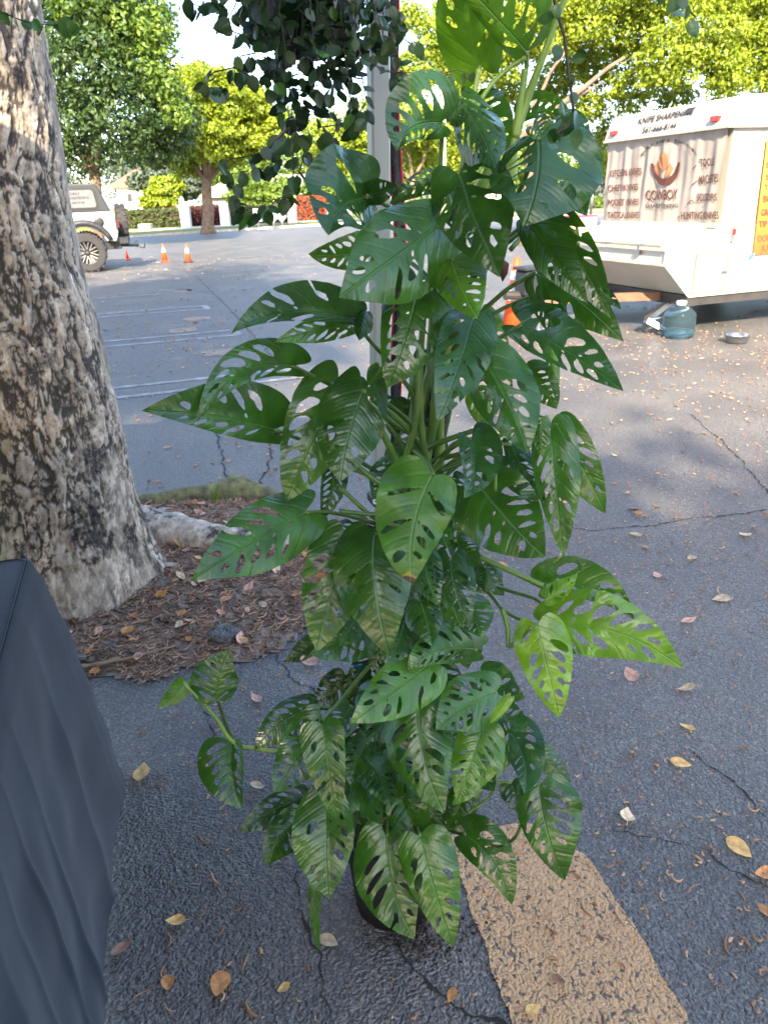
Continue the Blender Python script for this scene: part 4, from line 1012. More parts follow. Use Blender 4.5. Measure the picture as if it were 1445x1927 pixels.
# ------------------------------------------------------------------ planting bed
bed_poly = [(-3.4, 1.98), (-1.7, 2.02), (-1.13, 2.08), (-.85, 2.10), (-.52, 2.19), (-.36, 2.30), (-.20, 2.55), (-.12, 2.95), (-.22, 3.35), (-.45, 3.62), (-.75, 3.78), (-1.4, 3.80), (-3.4, 3.85)]
def inside(x, y, poly):
    c = np.zeros(x.shape, bool); n = len(poly)
    for i in range(n):
        (x1, y1), (x2, y2) = poly[i], poly[(i + 1) % n]
        c ^= ((y1 > y) != (y2 > y)) & (x < (x2 - x1) * (y - y1) / (y2 - y1 + 1e-12) + x1)
    return c
def edgedist(x, y, poly):
    d = np.full(x.shape, 9.); n = len(poly)
    for i in range(n):
        a = np.array(poly[i]); b = np.array(poly[(i + 1) % n]); ab = b - a
        t_ = np.clip(((x - a[0]) * ab[0] + (y - a[1]) * ab[1]) / (ab @ ab), 0, 1)
        d = np.minimum(d, np.hypot(x - a[0] - t_ * ab[0], y - a[1] - t_ * ab[1]))
    return d
gx, gy = np.meshgrid(np.arange(-3.4, 0.0, .018), np.arange(1.9, 3.95, .018))
wxx = gx + (fbm(gx * 6, gy * 6, 61) - .5) * .16; wyy = gy + (fbm(gx * 6, gy * 6, 67) - .5) * .16
ins = inside(wxx, wyy, bed_poly); dd = edgedist(wxx, wyy, bed_poly)
def bed_z(x, y):
    x = np.asarray(x, float); y = np.asarray(y, float)
    w1 = x + (fbm(x * 6, y * 6, 61) - .5) * .16; w2 = y + (fbm(x * 6, y * 6, 67) - .5) * .16
    d = np.where(inside(w1, w2, bed_poly), edgedist(w1, w2, bed_poly), 0)
    return .003 + np.minimum(d, .3) * .13 + np.where(d > 0, (fbm(x * 14, y * 14, 71) - .4) * .03 * np.minimum(d * 12, 1), 0)
bz = bed_z(gx, gy)
n1, n0 = gx.shape; idx = np.arange(gx.size).reshape(gx.shape)
keep = ins[:-1, :-1] & ins[1:, :-1] & ins[:-1, 1:] & ins[1:, 1:]
Fb = np.stack([idx[:-1, :-1], idx[:-1, 1:], idx[1:, 1:], idx[1:, :-1]], -1)[keep]
M_BED = simple('bed_soil', (0.28, 0.215, 0.16), 0.95, (0.10, 0.07, 0.05), 18, 1.0, 90)
bed = np_mesh('planting_bed', np.stack([gx, gy, bz], -1).reshape(-1, 3), Fb, M_BED, None, True); bed['kind'] = 'structure'

# ------------------------------------------------------------------ litter (uncountable) and fallen leaves (countable)
M_LIT = leaf_mat('litter', (0.18, 0.085, 0.045), (0.50, 0.30, 0.17), 0.0, 0.75, var=0.3)
M_LIT2 = leaf_mat('mulch', (0.11, 0.058, 0.036), (0.42, 0.25, 0.15), 0.0, 0.85, var=0.3)
def curls(name, pos, length, width, mat, seed, flat=.3):
    g = np.random.default_rng(seed); n = len(pos); K = 5
    L_ = length * g.uniform(.4, 1.5, n); a0 = g.uniform(0, 2 * np.pi, n); curv = g.normal(0, 1.6, n); W = width * g.uniform(.6, 1.4, n)
    V = np.zeros((n, K, 4, 3)); x = np.array(pos)[:, 0].copy(); y = np.array(pos)[:, 1].copy(); z0 = np.array(pos)[:, 2]
    lift = np.abs(g.normal(0, flat, n))
    for k in range(K):
        a = a0 + curv * k / (K - 1) * 1.6; w = W * [.5, 1, 1, .8, .35][k]
        zc = z0 + W * .7 + lift * L_ * abs(k - 1.5) / 3 * .5
        nx, ny = -np.sin(a), np.cos(a)
        V[:, k, 0] = np.stack([x + nx * w, y + ny * w, zc], -1); V[:, k, 1] = np.stack([x, y, zc + w * .8], -1)
        V[:, k, 2] = np.stack([x - nx * w, y - ny * w, zc], -1); V[:, k, 3] = np.stack([x, y, zc - w * .7], -1)
        x += np.cos(a) * L_ / (K - 1); y += np.sin(a) * L_ / (K - 1)
    base = (np.arange(n) * K * 4)[:, None, None, None]
    k = np.arange(K - 1)[None, :, None, None] * 4; q = np.arange(4)[None, None, :, None]
    F = np.concatenate([base + k + q, base + k + (q + 1) % 4, base + k + 4 + (q + 1) % 4, base + k + 4 + q], -1).reshape(-1, 4)
    o = np_mesh(name, V.reshape(-1, 3), F, mat, None, True); return o
def scatter(n, x0, x1, y0, y1, seed, clump=0.0):
    g = np.random.default_rng(seed); x = g.uniform(x0, x1, n * 4); y = g.uniform(y0, y1, n * 4)
    d = fbm(x * 1.7, y * 1.7, seed + 3); ok = g.random(n * 4) < np.clip((d - .38) * 4 * clump + (1 - clump), 0.03, 1)
    w1 = x + (fbm(x * 6, y * 6, 61) - .5) * .16; w2 = y + (fbm(x * 6, y * 6, 67) - .5) * .16
    ok &= ~inside(w1, w2, bed_poly); ok &= ~((x < -.56) & (y < 1.62))
    return np.stack([x[ok], y[ok], np.full(ok.sum(), .003)], -1)[:n]
tag(curls('twig_litter', scatter(380, -.7, 2.4, .6, 3.4, 101, .85), .036, .0030, M_LIT, 1), 'curled brown twig litter over the near asphalt', 'litter', kind='stuff')
tag(curls('seed_litter', scatter(2600, -.8, 2.6, .6, 4.2, 102, .8), .012, .0032, M_LIT, 2), 'tiny orange brown seed husks sprinkled over the near asphalt', 'litter', kind='stuff')
tag(curls('leaf_litter', scatter(2000, -5, 5.5, 3.2, 10.5, 103, .7), .03, .006, M_LIT, 3, .1), 'small orange leaf scraps across the lot beyond the plant', 'litter', kind='stuff')
tag(curls('leaf_litter', scatter(700, -10, 6.5, 9.5, 24, 104, .7), .05, .010, M_LIT, 4, .1), 'pale leaf scraps across the far parking lot', 'litter', kind='stuff')
tag(curls('leaf_litter', scatter(900, .8, 5.2, 4.2, 8.8, 105, .8), .026, .006, M_LIT, 13, .15), 'orange brown leaf scraps drifted on the asphalt before the camper', 'litter', kind='stuff')
g = np.random.default_rng(5); bx = g.uniform(-1.75, 0, 15000); by = g.uniform(1.95, 3.9, 15000)
w1 = bx + (fbm(bx * 6, by * 6, 61) - .5) * .16; w2 = by + (fbm(bx * 6, by * 6, 67) - .5) * .16; ok = inside(w1, w2, bed_poly) & (edgedist(w1, w2, bed_poly) > .02)
bp_ = np.stack([bx[ok], by[ok], bed_z(bx[ok], by[ok])], -1)
tag(curls('mulch_litter', bp_[:8000], .042, .0036, M_LIT2, 6, .4), 'shredded reddish brown mulch and twigs around the tree roots', 'mulch', kind='stuff')
tag(curls('soil_crumbs', np.concatenate([np.array([gnd(x, y) + EZ * .004 for x, y in zip(np.random.default_rng(8).normal(800, 45, 160), np.random.default_rng(9).normal(1760, 22, 160))])]), .006, .004, M_SOIL, 7), 'dark potting soil crumbs spilt beside the black pot', 'soil', kind='stuff')

def dry_leaf_mesh(k):
    g = random.Random(k); V = []; F = []; n = 8; cl_ = g.uniform(.25, 1.3); tw = g.uniform(-.6, .6); ww = g.uniform(.30, .44)
    for i in range(n + 1):
        u = i / n; h = ww * math.sin(math.pi * min(1, u * .93 + .04) ** .8) ** .9 * (1 - .25 * u)
        if i == n: h = 0.004
        zc = cl_ * .5 * (u - .45) ** 2
        for s_ in (-1, -.5, 0, .5, 1):
            V.append((u - .5, s_ * h, zc + cl_ * .55 * (s_ * h) ** 2 * 2 + tw * s_ * h * (u - .5) + .02))
    for i in range(n):
        for j in range(4): F.append((i * 5 + j, i * 5 + j + 1, i * 5 + 6 + j, i * 5 + 5 + j))
    o = len(V); V += [(-.5, -.015, .02 + cl_ * .1), (-.5, .015, .02 + cl_ * .1), (-.75, .02, .05), (-.75, 0, .05)]; F.append((o, o + 1, o + 2, o + 3))
    me = bpy.data.meshes.new('fallen_leaf'); me.from_pydata(V, [], F); me.update(); me.polygons.foreach_set('use_smooth', [True] * len(F)); me.materials.append(M_DRY); return me
DL = [dry_leaf_mesh(k) for k in range(7)]
DCOL = {'golden yellow': (0.56, 0.34, 0.11, 1), 'orange brown': (0.46, 0.20, 0.06, 1), 'pinkish tan': (0.52, 0.29, 0.20, 1), 'pale tan': (0.58, 0.42, 0.25, 1), 'dark brown': (0.18, 0.09, 0.045, 1)}
def fallen(p, length, colr, where, rz=None, tilt=.15, lb=None):
    o = bpy.data.objects.new('fallen_leaf', random.choice(DL)); COL.objects.link(o)
    o.location = p; o.scale = (length,) * 3; o.rotation_euler = (random.gauss(0, tilt), random.gauss(0, tilt), random.uniform(0, 6.28) if rz is None else rz)
    c = DCOL[colr]; f = random.uniform(.75, 1.2); o.color = (c[0] * f, c[1] * f, c[2] * f, 1)
    tag(o, lb or '%s dry leaf lying on the %s' % (colr, where), 'leaf', ('dry leaves on the %s' % where) if lb else '%s leaves on the %s' % (colr, where))
near = [(270, 1458, 52, 'golden yellow'), (330, 1738, 42, 'golden yellow'), (318, 1857, 45, 'orange brown'), (415, 1857, 62, 'orange brown'), (620, 1775, 48, 'pale tan'), (232, 1790, 48, 'pinkish tan'), (533, 1865, 34, 'golden yellow'),
        (850, 1878, 36, 'orange brown'), (830, 1690, 45, 'orange brown'), (1178, 1540, 50, 'pale tan'), (1390, 1600, 62, 'golden yellow'), (1280, 1440, 44, 'golden yellow'), (1436, 1650, 50, 'orange brown'), (1186, 1272, 44, 'pinkish tan'),
        (1290, 1300, 40, 'pale tan'), (1290, 1373, 34, 'golden yellow'), (1440, 1720, 40, 'orange brown'), (485, 1483, 34, 'pale tan'), (482, 1318, 34, 'pinkish tan'), (580, 1248, 46, 'pinkish tan'), (166, 1440, 26, 'orange brown'),
        (1355, 1130, 40, 'pale tan'), (1295, 1172, 36, 'pinkish tan'), (1190, 960, 30, 'pinkish tan'), (1300, 1055, 30, 'pale tan'), (1195, 1010, 28, 'pale tan'), (1235, 1085, 28, 'pinkish tan'), (1400, 1010, 30, 'pale tan')]
NEAR_LABELS = ['golden yellow leaf with a curled twig between the table and the lower leaves', 'yellow leaf by a wiry twig left of the pot', 'orange brown leaf lying between the table hem and the largest brown leaf', 'largest brown leaf on the asphalt before the pot', 'pale tan leaf beside the crack left of the pot', 'pinkish leaf lying against the table cloth hem', 'small golden leaf between the two asphalt cracks before the pot', 'orange brown leaf on the crack beside the tan stripe', 'orange brown leaf under the lowest monstera leaves beside the pot', 'pale tan leaf standing out right of the lowest right monstera leaf', 'big golden leaf beyond the crack right of the stripe', 'golden leaf at the start of the right hand crack', 'orange brown leaf just past the big golden leaf', 'pinkish leaf below the bright yellow green monstera leaf', 'pale tan leaf on open asphalt right of the bright monstera leaf', 'narrow golden leaf between the bright monstera leaf and the right crack', 'orange brown leaf right of the tan stripe, nearest the stripe on that side', 'pale tan rounded leaf under the lower left monstera leaf', 'pinkish leaf between the small shoot and the main plant', 'large pinkish leaf beside the broken asphalt edge of the bed', 'small orange brown leaf beside the middle of the table cloth', 'pale tan leaf right of the wavy bright monstera leaf', 'pinkish leaf just beyond the tip of the wavy bright monstera leaf', 'pinkish leaf below the long crack on the right asphalt', 'pale tan leaf between the long crack and the wavy bright leaf', 'pale tan leaf right of the hanging pale green leaves', 'pinkish leaf just above the wavy bright monstera leaf', 'pale tan leaf beyond the long crack at the right']
for (x, y, s_, c), lb in zip(near, NEAR_LABELS):
    p = gnd(x, y); fallen(p + EZ * .006, .85 * s_ * depth(p) / FOC, c, 'near asphalt', lb=lb)
p = gnd(1002, 1905); fallen(p + EZ * .008, .035, 'golden yellow', 'tan painted stripe'); p = gnd(1050, 1850); fallen(p + EZ * .008, .03, 'dark brown', 'tan painted stripe')
for q in scatter(80, -4.5, 5, 2.6, 9, 201, .5): fallen(Vector(q) + EZ * .006, random.uniform(.035, .06), random.choice(['pinkish tan', 'pale tan', 'orange brown', 'orange brown']), 'parking lot beyond the plant')
k = 0; gg = np.random.default_rng(12); perm = gg.permutation(len(bp_))
for i in perm[:175]:
    q = bp_[i]; fallen(Vector(q) + EZ * .012, random.uniform(.03, .06), random.choice(['pinkish tan', 'golden yellow', 'orange brown', 'dark brown', 'pale tan', 'orange brown']), 'mulch around the tree', tilt=.4)
M_TWIG = simple('twig', (0.30, 0.21, 0.13), 0.9, (0.18, 0.12, 0.07), 30)
def twig(px, r_, label):
    pts = [gnd(x, y, .03) for x, y in px]; P = []
    for a, b_ in zip(pts, pts[1:]):
        for q in range(5): P.append(a.lerp(b_, q / 5) + noise.noise_vector(a * 9 + Vector((q, 0, 0))) * .006)
    P.append(pts[-1])
    o = MB().tube(P, [r_ * (1 - .6 * i / len(P)) for i in range(len(P))], 7).build('fallen_twig', M_TWIG, None, True); tag(o, label, 'twig')
twig([(100, 1262), (180, 1250), (260, 1235), (330, 1215)], .009, 'long straight fallen twig lying along the bed edge')
twig([(190, 1200), (230, 1185), (275, 1160)], .006, 'short fallen twig leaning by the trunk foot')
twig([(150, 1230), (200, 1220), (240, 1215)], .006, 'thin forked twig on the mulch beside the table')
def chunk(px, r_, mat, label, seed, name='asphalt_chunk', cat='rubble'):
    p = gnd(*px, .03); m = MB(); V = []; n = 14
    prof = [(.0, -.4), (.7, -.35), (1, 0), (.8, .35), (.35, .5), (.0, .52)]
    m.lathe([(a * r_, b_ * r_) for a, b_ in prof], p, n, cap=False)
    m.v = [tuple(Vector(v) + noise.noise_vector(Vector(v) * 30 + Vector((seed, 0, 0))) * r_ * .35) for v in m.v]
    o = m.build(name, mat, None, True); tag(o, label, cat)
chunk((425, 1196), .06, M_ASPH, 'broken dark asphalt lump on the mulch', 1)
chunk((207, 1215), .03, M_ASPH, 'small dark asphalt lump beside the trunk foot', 2)
chunk((150, 1238), .025, M_ASPH, 'small dark asphalt lump next to the long twig', 3)
M_STONE = simple('pale_stone', (0.45, 0.38, 0.32), 0.8, bump=.4)
chunk((310, 965), .045, M_STONE, 'pale stone in the bed behind the trunk', 4, 'stone', 'stone')
chunk((272, 1130), .025, M_STONE, 'pale stone chip at the trunk foot', 5, 'stone', 'stone')
# tuft of grass by the far root
mb = MB()
for k in range(9):
    b0 = gnd(405 + random.uniform(-6, 10), 945, .03); e_ = b0 + Vector((random.uniform(-.06, .08), random.uniform(-.04, .04), random.uniform(.05, .13))); s_ = Vector((.003, 0, 0))
    mid_ = b0.lerp(e_, .5) + EZ * .02; mb.add([b0 - s_, b0 + s_, mid_ + s_ * .7, mid_ - s_ * .7, e_], [(0, 1, 2, 3), (3, 2, 4)])
o = mb.build('grass_tuft', M_FOL['mid']); tag(o, 'small green grass tuft beside the mossy far root', 'grass')

# ================================================================== TABLE WITH DARK CLOTH
tz = .76
c0 = gnd(52, 1050, tz); cN = gnd(2, 1232, tz)
M_CLOTH = simple('slate_cloth', (0.015, 0.023, 0.034), 0.85, (0.011, 0.017, 0.026), 5, 0.25, 500, spec=.2, **{'Sheen Weight': 0.2, 'Sheen Roughness': 0.4})
M_SEAM = simple('cloth_seam', (0.02, 0.028, 0.04), 0.9)
ex_ = (c0 - cN).normalized(); ey_ = Vector((-ex_.y, ex_.x, 0))      # ex_ along the right edge (away), ey_ to the left
tb = thing('covered_table', 'table covered with a hanging slate blue cloth beside the tree', 'table', c0 - EZ * tz)
La, Lb = 1.5, .8
def tpt(a, b, z): q = c0 - ex_ * a + ey_ * b; return Vector((q.x, q.y, z))
per = []        # perimeter, from far-left corner round the far right corner to the near right
for k in range(40): per.append((0, Lb * (1 - k / 40), 0, -1))
for k in range(220): per.append((La * k / 219, 0, 1, 0))
nzr = 46; V = []
for j in range(nzr + 1):
    h = j / nzr
    for i, (a, b, ka, kb) in enumerate(per):
        ss = i * .0085
        fold = ((1 - abs(math.sin(a * 8.5 - h * .9 + 1.2 * math.sin(a * 5)))) ** 2.2 * 1.3 + (1 - abs(math.sin(a * 17 + 1.3 - h * .7 + math.sin(a * 9)))) ** 3 * .7 - .5) * .022 * h ** 1.1 * (.12 + .88 * min(1, max(0, a - .12) / .5)) if ka else math.sin(b * 22) * .02 * h
        corner = math.exp(-((a / .20) ** 2)) if ka else math.exp(-((b / .20) ** 2))
        out = .012 * min(1, h * 12) + .045 * h ** .9 + fold + corner * .05 * h * (1.15 - h * .5) 
        z = tz * (1 - h)
        if h < .04: z = tz - .004 - .02 * (h / .04) ** 2
        wr = noise.noise(Vector((a * 7, h * 5, b * 7))) * .010 * min(1, h * 3)
        da, db = (-corner * .10 * h, -out - wr) if ka else (-out - wr, -corner * .06 * h)
        if j == 0: da = db = 0.0
        V.append(tpt(a + da, b + db, max(z, .006)))
n = len(per); F = [(j * n + i, j * n + i + 1, (j + 1) * n + i + 1, (j + 1) * n + i) for j in range(nzr) for i in range(n - 1)]
cl = MB().add(V, F).build('cloth_drape', M_CLOTH, tb, True)
nt_ = 24; V = [tpt(La * i / nt_, Lb * j / nt_, tz + noise.noise(Vector((i * .4, j * .4, 0))) * .002) for j in range(nt_ + 1) for i in range(nt_ + 1)]
F = [(j * (nt_ + 1) + i, j * (nt_ + 1) + i + 1, (j + 1) * (nt_ + 1) + i + 1, (j + 1) * (nt_ + 1) + i) for j in range(nt_) for i in range(nt_)]
MB().add(V, F).build('cloth_top', M_CLOTH, tb, True)
MB().tube([tpt(La, .002, tz + .001), tpt(.02, .002, tz + .001), tpt(.0, .02, tz + .001), tpt(0, Lb, tz + .001)], .0025, 6).build('seam', M_SEAM, tb, True)
for a, b in ((.1, .1), (La - .1, .1), (.1, Lb - .1), (La - .1, Lb - .1)):
    MB().tube([tpt(a, b, 0), tpt(a, b, tz - .03)], .018, 8).build('leg', M_DSTEEL, tb, True)

# ================================================================== TENT
LY = 1.57
pa, pb = atY(711, 20, LY), atY(717, 950, LY)
ld = (pa - pb).normalized()
lx, ly_ = pa.x + ld.x * (2.35 - pa.z) / ld.z, LY
foot = pb - ld * (pb.z / ld.z)
tent = thing('canopy_tent', 'canopy tent with pale metal leg rising behind the monstera', 'tent', foot)
qa = Vector((math.cos(R(17)), math.sin(R(17)), 0)); qb = Vector((-qa.y, qa.x, 0))
hw = .0185
leg = MB().box(pb.lerp(Vector((lx, LY, 2.35)), .5), ld * ((Vector((lx, LY, 2.35)) - pb).length / 2), qa * hw, qb * hw, .004).build('leg', M_POST, tent)
MB().box((pb + foot) / 2 + ld * .02, ld * ((pb - foot).length / 2 + .03), qa * (hw - .005), qb * (hw - .005), .003).build('inner_tube', M_POST, leg)
MB().box(pb + ld * .018, ld * .012, qa * (hw + .008), qb * (hw + .008), .004).build('slide_lock', M_BLACK, leg)
MB().lathe([(.009, 0), (.009, .012), (.005, .016)], pb - qb * (hw + .006) - qa * .02 + ld * .02, 12, -qb).build('snap_button', M_STEEL, leg, True)
MB().box(foot + EZ * .005, qa * .05, qb * .05, EZ * .005).build('foot_plate', M_STEEL, leg)
corn = [Vector((lx, LY, 2.35)), Vector((lx - 3, LY, 2.35)), Vector((lx - 3, LY - 3, 2.35)), Vector((lx, LY - 3, 2.35))]
for c_ in corn[1:]:
    o = MB().box(c_ - EZ * 1.175, EZ * 1.175, qa * hw, qb * hw, .004).build('leg', M_POST, tent)
for a, b_ in zip(corn, corn[1:] + corn[:1]):
    d = (b_ - a) / 2; MB().box((a + b_) / 2 - EZ * .03, d, d.cross(EZ).normalized() * .012, EZ * .02).build('header_bar', M_POST, tent)
pk = (corn[0] + corn[2]) / 2 + EZ * .75
m_, nt_, b_ = new_mat('tent_fabric'); b_.inputs['Base Color'].default_value = (.03, .05, .08, 1); b_.inputs['Roughness'].default_value = .7
tr = N(nt_, 'ShaderNodeBsdfTranslucent'); tr.inputs[0].default_value = (.03, .05, .08, 1); ms_ = N(nt_, 'ShaderNodeMixShader'); ms_.inputs[0].default_value = .3
nt_.links.new(b_.outputs[0], ms_.inputs[1]); nt_.links.new(tr.outputs[0], ms_.inputs[2]); nt_.links.new(ms_.outputs[0], nt_.nodes['Material Output'].inputs[0])
rf = MB(); ctr = (corn[0] + corn[2]) / 2
cc = [ctr + (c_ - ctr) * 1.02 for c_ in corn]
for a, b_ in zip(cc, cc[1:] + cc[:1]): rf.add([a + EZ * .02, b_ + EZ * .02, pk], [(0, 1, 2)]); rf.add([a + EZ * .02, b_ + EZ * .02, b_ - EZ * .10, a - EZ * .10], [(0, 1, 2, 3)])
rf.build('roof_fabric', m_, tent)
# lashing strap beside the leg
st = thing('lashing_strap', 'black webbing strap with red edges hanging along the tent leg', 'strap', atY(748, 700, LY + .03))
def ribbon(pxs, Y, off, wpx, mat, name):
    V = []; F = []; P = [atY(x, y, Y) for x, y in pxs]
    D = []
    for a, b_ in zip(P, P[1:]):
        for q in range(10): D.append(a.lerp(b_, q / 10))
    D.append(P[-1])
    for i, p in enumerate(D):
        w_ = wpx * depth(p) / FOC; o_ = off * depth(p) / FOC; tw = .35 * math.sin(i * .09); x = Vector((math.cos(tw), math.sin(tw), 0))
        V += [p + x * (o_ - w_), p + x * (o_ + w_), p + x * (o_ + w_) + Vector((0, .0022, 0)), p + x * (o_ - w_) + Vector((0, .0022, 0))]
        if i:
            b = 4 * i
            for k in range(4): F.append((b - 4 + k, b - 4 + (k + 1) % 4, b + (k + 1) % 4, b + k))
    return MB().add(V, F).build(name, mat, st, True)
sx_ = [(738, -120), (740, 0), (738, 150), (741, 260), (748, 360), (752, 430), (755, 520), (748, 640), (742, 760), (745, 900), (752, 1050)]
ribbon(sx_, LY + .02, 0, 10, M_WEB, 'webbing'); ribbon(sx_, LY + .019, -11.2, 1.6, M_REDW, 'red_edge'); ribbon(sx_, LY + .019, 11.2, 1.6, M_REDW, 'red_edge')
MB().box(atY(755, 165, LY + .02), (.014, 0, 0), (0, .008, 0), (0, 0, .022), .004).build('buckle', M_BLACK, st)

# ================================================================== HANGING VINES
def vine_leaf_mesh(k):
    g = random.Random(k + 50); V = []; F = []; n = 6; cu_ = g.uniform(-.5, .5); fo = g.uniform(-.5, .6)
    for i in range(n + 1):
        u = i / n; h = .40 * (math.sin(math.pi * (u * .92 + .08) ** .75) ** .75 if 0 < i < n else (.28 if i == 0 else .003))
        for s_ in (-1, -.5, 0, .5, 1):
            V.append((u - (.10 if i == 0 and abs(s_) > .4 else 0), s_ * h, cu_ * u * (1 - u) + fo * (abs(s_) * h) ** 1.3))
    for i in range(n):
        for j in range(4): F.append((i * 5 + j, i * 5 + j + 1, i * 5 + 6 + j, i * 5 + 5 + j))
    me = bpy.data.meshes.new('leaf'); me.from_pydata(V, [], F); me.update(); me.polygons.foreach_set('use_smooth', [True] * len(F)); me.materials.append(M_VINE); return me
VL = [vine_leaf_mesh(k) for k in range(6)]
M_VST = simple('vine_stem', (0.05, 0.045, 0.025), 0.7)
VCOL = [(0.018, 0.048, 0.014), (0.026, 0.066, 0.018), (0.036, 0.078, 0.036), (0.05, 0.14, 0.018), (0.07, 0.11, 0.07)]
def vine_leaf(t, p, size, col=None, face=None):
    o = bpy.data.objects.new('leaf', random.choice(VL)); link(o, t); o.matrix_parent_inverse = PINV[t]
    d = Vector((random.gauss(0, .55), random.gauss(0, .5), -.75 + random.gauss(0, .4))).normalized()          # tip direction: mostly down
    nrm = Vector((random.gauss(0, .7), -1 + random.gauss(0, .5), .6 + random.gauss(0, .5)))
    nrm = (nrm - d * nrm.dot(d)).normalized(); y = nrm.cross(d)
    m = Matrix((d, y, nrm)).transposed().to_4x4(); m.translation = p
    o.matrix_basis = m @ Matrix.Scale(size, 4)
    c = col or random.choices(VCOL, [4, 4, 2, 1, 2])[0]; f = random.uniform(.8, 1.25); o.color = (c[0] * f, c[1] * f, c[2] * f, 1)
    return o
def strand(t, pxs, Y, step=17, size=29, jit=9, col=None, skip=0.0, rad=.0011):
    P = [atY(x, y, Y + random.uniform(-.02, .02)) for x, y in pxs]; D = []
    for a, b_ in zip(P, P[1:]):
        n = max(2, int((b_ - a).length / (step * depth(a) / FOC)))
        for q in range(n): D.append(a.lerp(b_, q / n))
    D.append(P[-1])
    MB().tube(D, [rad * (1 - .5 * i / len(D)) for i in range(len(D))], 5).build('stem', M_VST, t, True)
    for i, p in enumerate(D[1:]):
        if random.random() < skip: continue
        k = depth(p) / FOC
        vine_leaf(t, p + Vector((random.uniform(-jit, jit) * k, random.uniform(-.02, .02), random.uniform(-jit, jit) * k * .6)), size * k * random.uniform(.75, 1.2), col)
bc = atY(575, 40, 1.32)
hang = thing('hanging_basket', 'dark hanging basket overflowing with small round-leaved vines beside the tent leg', 'hanging plant', Vector((bc.x, 1.32, bc.z)))
zb = atY(585, 110, 1.42).z
MB().lathe([(.03, zb), (.06, zb + .01), (.085, zb + .05), (.10, zb + .13), (.105, zb + .135), (.10, zb + .14), (.09, zb + .125)], (bc.x, 1.42, 0), 26).build('basket', M_BLACK, hang, True)
MB().tube([(bc.x - .10, 1.42, zb + .135), (bc.x, 1.45, 2.33)], .0018, 5).tube([(bc.x + .10, 1.42, zb + .135), (bc.x, 1.45, 2.33)], .0018, 5).tube([(bc.x, 1.52, zb + .135), (bc.x, 1.45, 2.33)], .0018, 5).build('hanger', M_BLACK, hang)
endp = [(440, 40), (470, 120), (500, 190), (530, 245), (560, 250), (600, 245), (640, 185), (680, 150), (725, 110), (750, 60)]
exs = [e[0] for e in endp]; eys = [e[1] for e in endp]
for i in range(33):
    x0 = 445 + 300 * (i + .5) / 33 + random.uniform(-8, 8); ye = float(np.interp(x0, exs, eys)) * random.uniform(.55, 1.05)
    xm = x0 + random.uniform(-14, 14)
    strand(hang, [(575 + (x0 - 575) * .8, -60), (x0, min(20, ye * .3)), (xm, ye * .6), (xm + random.uniform(-12, 12), ye)], 1.20 + .14 * random.random(), 23, 26, 16)
for pxs in [[(450, -20), (400, 5), (375, 12), (360, 5)], [(430, 0), (385, 18), (372, 25)], [(470, 70), (440, 60), (428, 45), (420, 40)], [(480, 100), (455, 105), (440, 125), (446, 150)],
            [(485, 150), (440, 127), (405, 135), (388, 148), (392, 165), (410, 168), (425, 172)],
            [(545, 240), (500, 285), (460, 295), (430, 300), (420, 325), (432, 345), (450, 360), (440, 385), (455, 400), (478, 408)],
            [(545, 240), (540, 275), (520, 300), (500, 320), (480, 315), (465, 330)], [(560, 240), (548, 280), (556, 310), (548, 345), (552, 365), (520, 375), (505, 395), (492, 385)],
            [(580, 245), (585, 275), (575, 290), (560, 330), (540, 350)], [(600, 240), (635, 235), (625, 260), (600, 255)], [(655, 170), (665, 200), (672, 230), (668, 250)], [(680, 140), (690, 190), (675, 215), (690, 235)],
            [(735, 60), (750, 110), (745, 140), (760, 130)], [(740, 60), (770, 80), (780, 90)]]:
    strand(hang, pxs, 1.17, 15, 29, 9, skip=.12)
strand(hang, [(660, 60), (680, 105), (725, 135), (775, 137), (830, 140), (860, 130), (890, 142)], 1.15, 26, 20, 6, (0.06, 0.11, 0.05), .25)
# crowded inner leaves nobody could count
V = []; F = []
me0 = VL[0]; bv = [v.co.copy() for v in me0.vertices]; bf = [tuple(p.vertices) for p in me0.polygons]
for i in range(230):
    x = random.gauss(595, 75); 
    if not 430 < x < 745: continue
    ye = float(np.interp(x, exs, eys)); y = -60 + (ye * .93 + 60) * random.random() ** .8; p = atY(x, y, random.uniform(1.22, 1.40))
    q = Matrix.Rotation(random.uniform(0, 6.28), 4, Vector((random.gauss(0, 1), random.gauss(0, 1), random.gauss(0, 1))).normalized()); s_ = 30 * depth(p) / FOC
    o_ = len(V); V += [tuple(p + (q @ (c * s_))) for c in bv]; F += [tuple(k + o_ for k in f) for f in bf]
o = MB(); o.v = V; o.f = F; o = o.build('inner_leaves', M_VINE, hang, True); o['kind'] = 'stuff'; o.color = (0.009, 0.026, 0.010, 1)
def lone_vine(label, pxs, Y, step, size, jit, col, loc, rad=.0016):
    t = thing('trailing_vine', label, 'vine', atY(*loc, Y)); strand(t, pxs, Y, step, size, jit, col, 0, rad); return t
lone_vine('single dark vine strand hanging over the top of the monstera', [(1030, -60), (1045, 10), (1062, 70), (1070, 140), (1078, 200), (1080, 225), (1066, 240), (1046, 250)], .92, 24, 32, 17, (0.03, 0.085, 0.018), (1045, 0), .0022)
lone_vine('short leafy vine tip with three leaves in front of the sunlit oak', [(1250, -40), (1272, -5), (1288, 12), (1308, 32)], .95, 20, 30, 6, (0.06, 0.12, 0.05), (1272, 0))
lone_vine('thin leafy twig crossing in front of the pale tree trunk', [(-30, 10), (10, 25), (45, 40), (75, 45), (105, 48), (130, 40), (150, 55)], 1.9, 20, 30, 8, (0.045, 0.14, 0.02), (0, 20))

